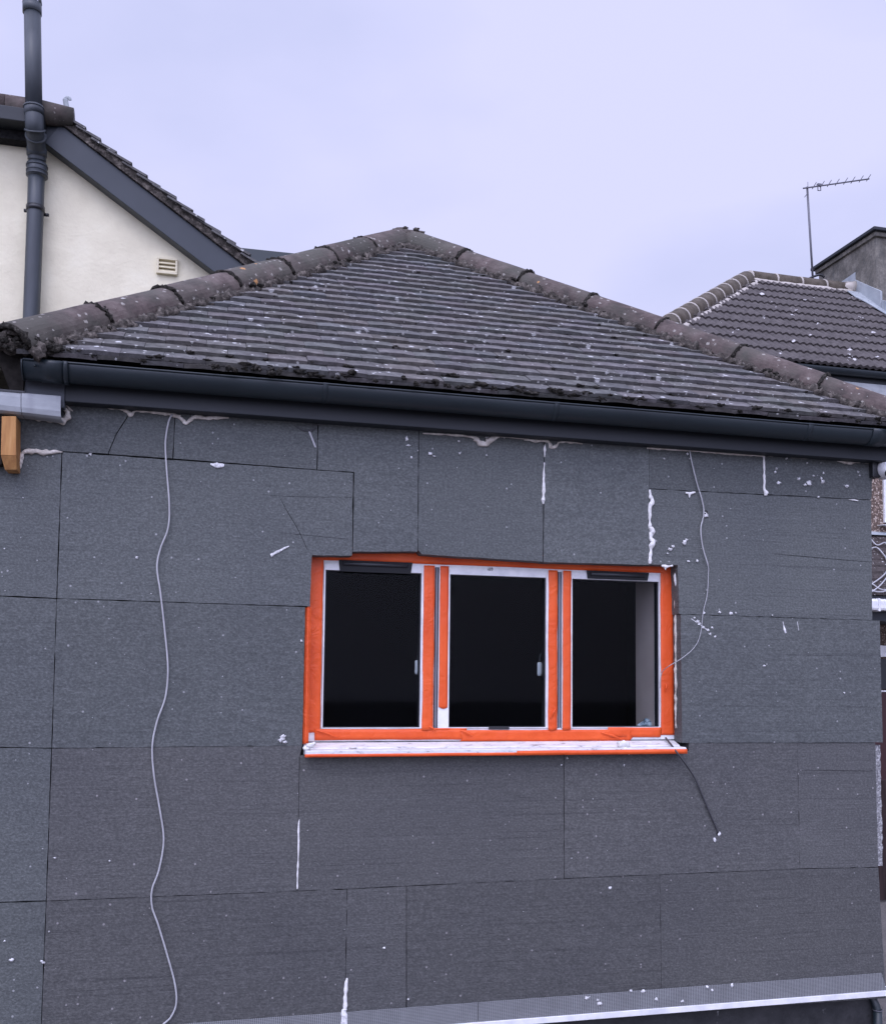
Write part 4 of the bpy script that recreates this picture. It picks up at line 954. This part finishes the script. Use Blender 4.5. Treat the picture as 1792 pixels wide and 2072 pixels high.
# ================================================================== WHITE HOUSE (left)
YW = 2.30
def W(u, v, Y=YW): return at(u, v, Y)
HS = thing('white_house', (W(0, 800).x, YW, GZ), 'cream rendered house gable with dark sloping bargeboard behind the extension roof', 'house')
rk = [(97.6, 292), (436, 547)]
a, c = W(90, 287), W(470, 573); sl = (c.z-a.z)/(c.x-a.x)
xe = a.x+2.3; zr = lambda x: a.z+sl*(x-a.x)
m_ = MB(); m_.prism([(-4.5, GZ), (xe, GZ), (xe, zr(xe)+0.06), (a.x, a.z+0.06), (-4.5, a.z+0.06)], YW, YW+6); m_.build('wall', M_REND, HS)
# bargeboard
yb = YW-0.10
A, B = at(122, 251, yb), at(499, 541, yb); C_, D_ = at(97.6, 296, yb), at(436, 550, yb)
d = Vector((B.x-A.x, 0, B.z-A.z)).normalized(); nd = Vector((d.z, 0, -d.x)); wdt = abs((C_-A).dot(nd)); wdt = (wdt+abs((D_-A).dot(nd)))/2
if nd.z > 0: nd = -nd
E_ = A+d*2.9; zlv = at(60, 283, yb).z
m_ = MB(); q = A+nd*wdt; q2 = E_+nd*wdt
m_.prism([(A.x, A.z), (E_.x, E_.z), (q2.x, q2.z), (q.x, q.z)], yb, YW-0.003); m_.build('bargeboard', M_BARGE, HS, bevel=0.004)
m_ = MB(); m_.prism([(A.x-0.004, A.z-0.003), (q.x-0.003, q.z), (q.x-0.03, q.z), (at(89, 294, yb).x, zlv), (at(88, 228, yb).x, at(88, 228, yb).z)], yb+0.01, YW-0.004); m_.build('verge_box', M_BARGE, HS, bevel=0.003)
# level fascia and its dark soffit
z1_ = at(20, 214, yb-.11).z; z0_ = at(20, 279, yb).z
m_ = MB(); m_.box(-4.6, at(88, 250, yb-.11).x, yb-0.11, YW-0.003, z0_+0.06, z1_); m_.build('level_fascia', M_FAS, HS, bevel=0.004)
m_ = MB(); m_.box(-4.6, at(92, 250, yb).x, yb+0.01, YW-0.003, z0_, z0_+0.058); m_.build('level_soffit', M_GAP, HS)
# verge tiles: stepped courses running down the slope
up_ = -nd; m_ = MB(); nb = int(2.9/0.115)
gz = Vector((0, 1, 0))
for i in range(nb):
    s0 = -0.02+i*0.115; s1 = s0+0.165
    j = random.gauss(0, 0.003)
    P0 = A+d*s0+up_*(0.048+j); P1 = A+d*(s1+random.gauss(0, .006))+up_*(0.074+j); Q0 = A+d*s0+up_*(0.036+j); Q1 = A+d*s1+up_*(0.058+j)
    y0_ = yb-0.045+random.gauss(0, .004); dy = YW+3.0-y0_
    m_.hexa([Vector((Q0.x, y0_, Q0.z)), Vector((Q1.x, y0_, Q1.z)), Vector((Q1.x, y0_+dy, Q1.z)), Vector((Q0.x, y0_+dy, Q0.z)), Vector((P0.x, y0_, P0.z)), Vector((P1.x, y0_, P1.z)), Vector((P1.x, y0_+dy, P1.z)), Vector((P0.x, y0_+dy, P0.z))])
rf = m_.build('roof', M_TILE, HS, tones=[(1.0, 1.0, 1.0)]*len(m_.v))
m_ = MB(); m_.hexa([Vector(((A+d*0).x, yb-0.02, A.z+0.001)), Vector((E_.x, yb-0.02, E_.z+0.001)), Vector((E_.x, YW+3, E_.z+0.001)), Vector((A.x, YW+3, A.z+0.001)), A+up_*0.046+Vector((0, -.02, 0)), E_+up_*0.046+Vector((0, -.02, 0)), Vector((0, YW+3-yb, 0))+E_+up_*0.046, Vector((0, YW+3-yb, 0))+A+up_*0.046]); m_.build('undercloak', M_MORT, HS)
# ridge tiles
yR = yb-0.02; rz = at(30, 218, yR).z-0.01
x_e = at(152, 240, YW).x
m_ = MB(); nn = 9
for k in range(nn):
    x1_ = at(150, 232, yR).x-0.40*k; x0_ = x1_-0.395
    pts = [(x0_, yR, rz), ((x0_+x1_)/2, yR, rz), (x1_, yR, rz)]
    mm = MB(); mm.tube(pts, [0.078, 0.078, 0.078] if k else [0.078, 0.076, 0.058], 20, 0.05, sc=9); mm.build('ridge_tile', M_HIP, rf, smooth=True)
# curled metal strap at the ridge end
m_ = MB(); q = [at(137, 232, yb-.03), at(136, 222, yb-.03), at(134, 210, yb-.03), at(133, 201, yb-.03), at(136, 197.5, yb-.03), at(141, 199, yb-.03), at(141.5, 203, yb-.03)]
m_.tube(smoothpath(q, 5), [0.022]*6+[0.016]*10+[0.011]*15, 8, flat=0.35); m_.build('ridge_strap', M_LEAD, HS, smooth=True)
# louvre vent
A1, B1 = at(318, 520, YW-0.02), at(359, 557, YW-0.02)
m_ = MB(); fr = 0.014; y0_, y1_ = YW-0.03, YW-0.001
m_.box(A1.x, B1.x, y0_, y1_, A1.z-fr, A1.z).box(A1.x, B1.x, y0_, y1_, B1.z, B1.z+fr).box(A1.x, A1.x+fr, y0_+.001, y1_, B1.z+fr, A1.z-fr).box(B1.x-fr, B1.x, y0_+.001, y1_, B1.z+fr, A1.z-fr)
vt = m_.build('louvre_vent', M_VENT, HS, bevel=0.002)
for k in range(3):
    h = (A1.z-B1.z-2*fr)/3; zb_ = B1.z+fr+h*k; m_ = MB()
    m_.hexa([Vector((A1.x+fr, y0_+0.004, zb_)), Vector((B1.x-fr, y0_+0.004, zb_)), Vector((B1.x-fr, y1_-.002, zb_+.002)), Vector((A1.x+fr, y1_-.002, zb_+.002)), Vector((A1.x+fr, y0_+0.004, zb_+.004)), Vector((B1.x-fr, y0_+0.004, zb_+.004)), Vector((B1.x-fr, y1_-.001, zb_+h)), Vector((A1.x+fr, y1_-.001, zb_+h))]); m_.build('louvre', M_VENT, vt)
# rear dark slab
yq = YW+1.5; A, B = at(440, 496, yq), at(680, 521, yq)
m_ = MB(); m_.hexa([Vector((A.x, yq, A.z-0.20)), Vector((B.x, yq, A.z-0.20)), Vector((B.x, yq+2, A.z-0.2)), Vector((A.x, yq+2, A.z-0.2)), Vector((A.x, yq, A.z)), Vector((B.x, yq, B.z)), Vector((B.x, yq+2, B.z)), Vector((A.x, yq+2, A.z))]); m_.build('rear_roof_edge', M_DGREEN, HS, bevel=0.004)
# soil pipe
yu = yb-0.13; yl = YW-0.085
def pp(u, v, Y): return at(u, v, Y)
pr1 = 0.0500
m_ = MB(); m_.tube([pp(66, 18, yu), pp(69.5, 240, yu)], pr1, 24); SP = m_.build('soil_pipe', M_PIPE, HS, smooth=True)
def sub(name, pts, r, seg=24, m=M_PIPE, lump=0): 
    return MB().tube(pts, r, seg, lump).build(name, m, SP, smooth=True)
sub('pipe_socket', [pp(69, 215, yu), pp(69, 216, yu), pp(69.4, 233, yu), pp(69.6, 234, yu)], [pr1, pr1*1.17, pr1*1.17, pr1])
sub('socket_ring', [pp(69, 218, yu), pp(69, 220, yu)], pr1*1.24)
S = smoothpath([pp(69.6, 234, yu), pp(70.5, 258, yu+.004), pp(73, 285, yu+0.07), pp(75, 306, yl-.02), pp(75, 325, yl)], 6)
sub('pipe_bend', S, pr1*1.10)
sub('socket_ring', [pp(71.3, 262, yu+.005), pp(71.6, 265, yu+.01)], pr1*1.27); sub('socket_ring', [pp(73, 274, yu+.04), pp(73.2, 277, yu+.05)], pr1*1.28)
sub('pipe_socket', [pp(75, 300, yl-.02), pp(75, 316, yl-.01)], pr1*1.22)
sub('pipe_socket', [pp(75.5, 332, yl), pp(75.5, 333, yl), pp(75, 357, yl), pp(75, 360, yl)], [pr1*1.1, pr1*1.24, pr1*1.22, pr1])
for v in (336, 346, 354): sub('socket_ring', [pp(75.4, v, yl), pp(75.3, v+3, yl)], pr1*1.31)
p_b = pp(60, 760, yl); p_b2 = p_b+Vector((0, 0, -(p_b.z)))
sub('lower_pipe', [pp(75.3, 320, yl), pp(72, 430, yl), pp(64, 640, yl), p_b, Vector((p_b.x-.1, p_b.y, GZ))], pr1)
k1, k2 = pp(72.5, 418, yl), pp(72.2, 428, yl)
sub('pipe_clip', [k1, k2], pr1*1.12, m=M_BLK)
for s_ in (-1, 1):
    c_ = (k1+k2)/2+Vector((s_*0.062, 0.04, -0.012 if s_ > 0 else 0))
    MB().tube([c_+Vector((-0.02*s_, 0.0, 0.0)), c_+Vector((0.012*s_, 0, 0))], 0.011, 10).build('clip_lug', M_BLK, SP, smooth=True)
# cowl: slotted cage on top
m_ = MB(); t0, t1 = pp(65.7, 28, yu), pp(65.5, 8, yu)
m_.tube([t0, t0+Vector((0, 0, .002)), t1, t1+Vector((0, 0, 0.001))], [pr1, pr1*1.13, pr1*1.13, pr1*0.98], 24)
for k in range(12):
    an = 2*math.pi*k/12; o_ = Vector((math.cos(an), math.sin(an), 0))
    m_.tube([t1+o_*pr1*1.08, t1+o_*pr1*0.98+Vector((0, 0, 0.035)), t1+o_*pr1*0.6+Vector((0, 0, 0.06))], 0.005, 6)
m_.tube([t1+Vector((0, 0, .055)), t1+Vector((0, 0, .072)), t1+Vector((0, 0, .078))], [pr1*.68, pr1*.6, pr1*.2], 20)
m_.build('vent_cowl', M_PIPE, SP, smooth=True)
# fallen red tile piece on the low roof edge left
# ================================================================== PEBBLEDASH HOUSE (right)
YN = 6.3; YEv = 6.0; DR = 2.4
NB = thing('pebbledash_house', (9.0, YN, GZ), 'two storey pebbledash house with brown profiled tile roof and grey chimney beyond the right hip', 'house')
ez = (Z(1650, 735, YEv)+Z(1790, 750, YEv))/2; rz2 = (Z(1534, 565, YEv+DR)+Z(1590, 570, YEv+DR))/2
hx0 = X(1512, 556, YEv+DR); sl2 = (rz2-ez)/DR
tA = math.atan2(rz2-ez, DR); c2_, s2_ = math.cos(tA), math.sin(tA); n2 = Vector((0, -s2_, c2_)); Ls = DR/c2_
hb = at(1300, 668, YEv+0.35)      # lower point of hip
# hip passes through px (1342,646)-(1512,556)
def onN(u, v, lift=0.0):
    d_ = ray(u, v); e_ = Vector((0, YEv, ez)); return CAM+d_*(((e_+n2*lift-CAM).dot(n2))/d_.dot(n2))
h0 = onN(1352, 655); h1 = onN(1512, 562)
def hipx(s): # x of hip line at slope distance s
    s0 = (h0.z-ez)/s2_; s1 = (h1.z-ez)/s2_; return h0.x+(h1.x-h0.x)*(s-s0)/(s1-s0)
XE = 14.5
def NP(x, s, h): return Vector((x, YEv+s*c2_, ez+s*s2_))+n2*h
m_ = MB(); xb0 = max(hipx(0), 3.9)
m_.add([NP(hipx(0), 0, -.02), NP(XE, 0, -.02), NP(XE, Ls, -.02), NP(hipx(Ls), Ls, -.02), (XE, YEv+2*DR, ez), (hipx(0), YEv+2*DR, ez)], [(0, 1, 2, 3), (3, 2, 4, 5), (0, 3, 5), (1, 4, 2), (0, 5, 4, 1)])
NR = m_.build('roof', M_UND, NB)
m_ = MB(); nc = 11; gg = Ls/nc; pitch = 0.098
for i in range(nc):
    s = i*gg; xa = hipx(s+gg*.5)+0.02; nx = int((XE-xa)/0.0163); ph = 0.0
    vs = []
    for e in range(3):
        for k in range(nx+1):
            x = xa+k*0.0163
            wv = 0.024*abs(math.cos(math.pi*x/pitch))**1.3
            ss = s-0.02+(gg+0.05)*(1 if e == 2 else 0); hh = {0: -0.006, 1: 0.030, 2: 0.000}[e]
            vs.append(NP(x, ss, hh+(wv if e else wv)))
    fs = [(e*(nx+1)+k, e*(nx+1)+k+1, (e+1)*(nx+1)+k+1, (e+1)*(nx+1)+k) for e in range(2) for k in range(nx)]
    m_.add(vs, fs)
m_.build('profiled_tiles', M_PTILE, NR)
# hip and ridge tiles with bright mortar
def ridge_run(P0, P1, n, r, m_t=M_RDG, own='hip_tile'):
    d_ = (P1-P0); L = d_.length; d_.normalize()
    for k in range(n):
        a_, b_ = P0+d_*(L*k/n+.012), P0+d_*(L*(k+1)/n-.012)
        MB().tube([a_, (a_+b_)/2, b_], [r, r*.985, r*.97], 18).build(own, m_t, NR, smooth=True)
        MB().tube([P0+d_*(L*k/n-.014), P0+d_*(L*k/n+.014)], r*1.02, 18).build('joint_mortar', M_NEWM, NR, smooth=True)
Ph0 = onN(1352, 655)+Vector((0, 0, -.02)); Ph1 = onN(1512, 562)+Vector((0, 0, -.02)); dh = (Ph1-Ph0).normalized()
ridge_run(Ph0-dh*0.95, Ph1-dh*.08, 12, 0.135)
PR0 = Vector((Ph1.x+.02, Ph1.y, Ph1.z)); xr1 = X(1712, 592, Ph1.y)
ridge_run(PR0, Vector((xr1, PR0.y, PR0.z)), 4, 0.125, own='ridge_tile')
m_ = MB(); q = Vector((0, -.13, -.055)); 
def band(P0, P1, off, r, nm):
    mm = MB(); n = int((P1-P0).length/0.05); pts = [P0+(P1-P0)*i/n+off for i in range(n+1)]
    mm.tube(pts, [r*(1+.18*noise.noise(p_*7)) for p_ in pts], 10, 0.12, sc=9); mm.build(nm, M_NEWM, NR, smooth=True)
band(Ph0-dh*.95, Ph1, Vector((0.135, -.08, -.07)), 0.050, 'bedding_mortar'); band(PR0, Vector((xr1, PR0.y, PR0.z)), Vector((0, -.10, -.085)), 0.062, 'bedding_mortar')
# eave gutter and wall
m_ = MB(); m_.box(4.4, XE, YEv+0.04, YEv+0.30, ez-0.18, ez-0.035); m_.build('fascia', M_FAS, NB)
m_ = MB(); xg0 = 4.4
pts = [(YEv-0.02-0.06*math.cos(R_(180*k/12)), ez-0.05-0.07*math.sin(R_(180*k/12))) for k in range(13)]
m_.prismx(pts, xg0, XE); m_.build('gutter', M_GUT, NB)
m_ = MB(); m_.box(4.4, XE, YEv+0.02, YEv+0.29, ez-0.34, ez-0.182); m_.build('soffit', M_DIRTW, NB)
m_ = MB(); m_.box(4.5, XE, YN, YN+4, GZ, ez-0.341); m_.build('wall', M_PEB, NB)
# things at the right edge strip, on the neighbour wall
yo = YN-0.03
def pbox(u0, u1, v0, v1, y0_, y1_, name, m, par=NB, bev=0.004):
    a_ = at(u0, v0, y0_); c_ = at(u1, v1, y0_); mm = MB(); mm.box(a_.x, c_.x, y0_, y1_, c_.z, a_.z); return mm.build(name, m, par, bevel=bev)
pbox(1787, 1880, 960, 1062, yo, YN+.01, 'upper_window_frame', M_UPVC); pbox(1784, 1890, 1061, 1068, yo-.06, YN+.01, 'upper_window_sill', M_UPVC)
pbox(1730, 1900, 1305, 1331, yo-.02, YN+.01, 'door_frame', M_UPVC)
pbox(1730, 1900, 1332, 1396, yo, YN+.01, 'door_glass', M_BLK); pbox(1730, 1900, 1396.5, 1401, yo-.01, YN+.01, 'door_rail', M_UPVC)
pbox(1730, 1900, 1401.5, 1690, yo, YN+.01, 'door', M_DOOR)
# lean-to roof
yL0, yL1 = YN-0.75, YN
zt_, zb_ = Z(1775, 1083, YN), Z(1775, 1204, yL0)
m_ = MB(); nr = 9
for i in range(nr):
    f0, f1 = i/nr, (i+1.25)/nr
    ya, yb_ = yL0+(yL1-yL0)*f0, yL0+(yL1-yL0)*min(f1, 1); za, zb2 = zb_+(zt_-zb_)*f0, zb_+(zt_-zb_)*min(f1, 1)
    x = 7.0
    while x < 10.6:
        wj = random.uniform(.15, .18); hj = random.gauss(0, .004)
        m_.hexa([Vector((x, ya, za+.0)), Vector((x+wj, ya, za+.0)), Vector((x+wj, yb_, zb2-.03)), Vector((x, yb_, zb2-.03)), Vector((x, ya, za+.028+hj)), Vector((x+wj, ya, za+.028+hj)), Vector((x+wj, yb_, zb2+.0)), Vector((x, yb_, zb2+.0))]); x += wj+.004
m_.build('lean_to_roof', M_TILE, NB, tones=[(.6, .52, .5)]*len(m_.v))
m_ = MB(); m_.box(7.0, 10.6, yL0+.02, YN-.01, zb_-.30, zb_-.01); m_.build('lean_to_fascia', M_FAS, NB)
m_ = MB(); m_.prismx([(YN-.06, zt_-.005), (YN-.001, zt_-.005), (YN-.001, zt_+.045), (YN-.05, zt_+.02)], 7.0, 10.6); m_.build('lead_strip', M_LEAD, NB)
zg0 = Z(1780, 1236, yL0-.05); zg1 = Z(1780, 1212, yL0-.05)
m_ = MB(); m_.box(7.0, 10.6, yL0-.09, yL0+.018, zg0, zg1); gw = m_.build('white_gutter', M_UPVC, NB, bevel=0.03)
m_ = MB(); xq = X(1777, 1225, yL0-.1); m_.box(xq, xq+.03, yL0-.1, yL0+.017, zg0-.012, zg1+.004); m_.build('gutter_joint', M_UPVC, NB, bevel=0.01)
# coiled pale cables lying on the lean-to
yc = lambda v: yL0+(YN-yL0)*max(0, min(1, (1204-v)/121))-.05
LP = [[(1740, 1060), (1762, 1092), (1774, 1103), (1790, 1098), (1802, 1110), (1802, 1135), (1790, 1160), (1768, 1178), (1755, 1184)],
      [(1745, 1120), (1766, 1108), (1778, 1112), (1796, 1135)], [(1740, 1170), (1764, 1182), (1780, 1192), (1796, 1192), (1806, 1175)], [(1745, 1188), (1766, 1196), (1786, 1197), (1800, 1190)], [(1758, 1200), (1778, 1186), (1800, 1160)]]
m_ = MB()
for q in LP: m_.tube(smoothpath([at(u, v, yc(v)-.03) for u, v in q], 6), 0.0085, 8)
pc = at(1778, 1150, yc(1150)-.03)
tag(m_.build('coiled_cable', M_CAB, world=tuple(pc), smooth=True), 'loops of pale cable lying on the dark lean-to roof at the right edge', 'cable')
# ---- chimney (its long side faces left and straddles the ridge)
XC = X(1722, 592, Ph1.y)
def onXp(u, v, x=None):
    d_ = ray(u, v); x = XC if x is None else x; return CAM+d_*((x-CAM.x)/d_.x)
cn, cf = onXp(1770, 470), onXp(1655, 546)
zc1 = (cn.z+cf.z)/2
m_ = MB(); m_.box(XC, XC+1.1, cn.y, cf.y, ez, zc1); CH = m_.build('chimney', M_CHIM, NB, bevel=.01)
m_ = MB(); m_.box(XC-0.09, XC+1.2, cn.y-0.09, cf.y+0.09, zc1, zc1+.05); m_.build('coping', M_FAS, CH, bevel=.008)
m_ = MB(); m_.box(XC-0.04, XC+1.15, cn.y-0.04, cf.y+0.04, zc1-.07, zc1-.001); m_.build('coping_bed', M_CHIM, CH, bevel=.01)
def flash(px, t, nm='flashing'):
    mm = MB(); P = [onXp(u, v, XC) for u, v in px]; n = len(P)
    mm.add([p_+Vector((-t, 0, 0)) for p_ in P]+[p_+Vector((0.01, 0, 0)) for p_ in P], [tuple(range(n)), tuple(range(2*n-1, n-1, -1))]+[(i, (i+1) % n, n+(i+1) % n, n+i) for i in range(n)]); mm.build(nm, M_LEAD, CH, bevel=.004)
flash([(1697, 574), (1730, 551), (1730, 571), (1722, 600), (1697, 590)], .012)
flash([(1730.5, 566), (1783, 589), (1783, 640), (1755, 628), (1718, 604)], .022)
flash([(1783.5, 607), (1800, 611), (1830, 630), (1830, 680), (1783.5, 645)], .016)
mm = MB(); P = [onN(u, v, .035) for u, v in [(1712, 590), (1728, 602), (1752, 614), (1775, 628), (1800, 643), (1830, 662)]]
mm.add([p_+n2*.012 for p_ in P]+[p_+Vector((.25, 0, 0))+n2*.012 for p_ in P], [(i, i+1, 7+i, 6+i) for i in range(5)]); mm.build('apron_flashing', M_LEAD, CH, solid=.01)
MB().tube([Vector((XC-.30, PR0.y-.02, PR0.z-.02)), Vector((XC-.10, PR0.y-.02, PR0.z)), Vector((XC, PR0.y-.02, PR0.z+.02))], [.08, .12, .12], 14, .25, sc=9).build('mortar_fillet', M_NEWM, CH, smooth=True)
# ---- aerial
yA = YEv+DR+0.1
a0_, a1_ = at(1643.5, 566, yA), at(1632, 378, yA)
AE = thing('tv_aerial', tuple(a0_), 'thin grey television aerial on a mast beside the chimney on the right roof', 'aerial')
MB().tube([a0_, a0_+(a1_-a0_)*.5, a1_], 0.016, 8).build('mast', M_ALU, AE, smooth=True)
b0_, b1_ = at(1624, 381, yA-.02), at(1757, 362, yA-.02)
MB().tube([b0_, b1_], 0.012, 8).build('boom', M_ALU, AE, smooth=True)
for k, u in enumerate((1646, 1662, 1676, 1692, 1709, 1724, 1741, 1756)):
    f = (u-1624)/133.0; c_ = b0_+(b1_-b0_)*f; h = 0.055
    MB().tube([c_+Vector((-.01, .04, -h*.35)), c_+Vector((.012, -.04, h))], 0.006, 6).build('element', M_ALU, AE, smooth=True)
c_ = b0_+(b1_-b0_)*.07; MB().tube([c_+Vector((.0, 0, .09)), c_+Vector((.0, 0, -.08)), c_+Vector((-.06, 0, -.16))], 0.005, 6).build('reflector', M_ALU, AE, smooth=True)
c_ = b0_+(b1_-b0_)*.24; x_ = MB(); x_.tube([c_+Vector((-.025, 0, -.075)), c_+Vector((-.025, 0, .02)), c_+Vector((.025, 0, .03)), c_+Vector((.025, 0, -.07)), c_+Vector((-.025, 0, -.075))], 0.008, 6); x_.build('dipole', M_ALU, AE)
x_ = MB(); x_.box(c_.x-.035, c_.x+.04, c_.y-.02, c_.y+.02, c_.z-.005, c_.z+.035); x_.build('junction_box', M_ALU, AE, bevel=.005)
x_ = MB(); x_.tube(smoothpath([a0_+Vector((-.15, -.05, -.05)), a0_+Vector((-.03, 0, .03)), a0_+Vector((.12, 0, .09)), a0_+Vector((.2, 0, .06))], 4), .018, 8); x_.build('bracket', M_BLK, AE, smooth=True)
# ---- low dark fence
yf_ = 3.0; a_ = at(1740, 1578, yf_); FN = thing('timber_fence', (a_.x, yf_, GZ), 'dark brown timber fence just past the right corner of the foam wall', 'fence')
x = a_.x
for k in range(9):
    MB().box(x, x+.138, yf_, yf_+.02, GZ+.02, a_.z+random.gauss(0, .004)).build('board', M_FENCE, FN, bevel=.002); x += .142
MB().box(a_.x, x, yf_+.021, yf_+.06, a_.z-.16, a_.z-.08).build('rail', M_FENCE, FN)
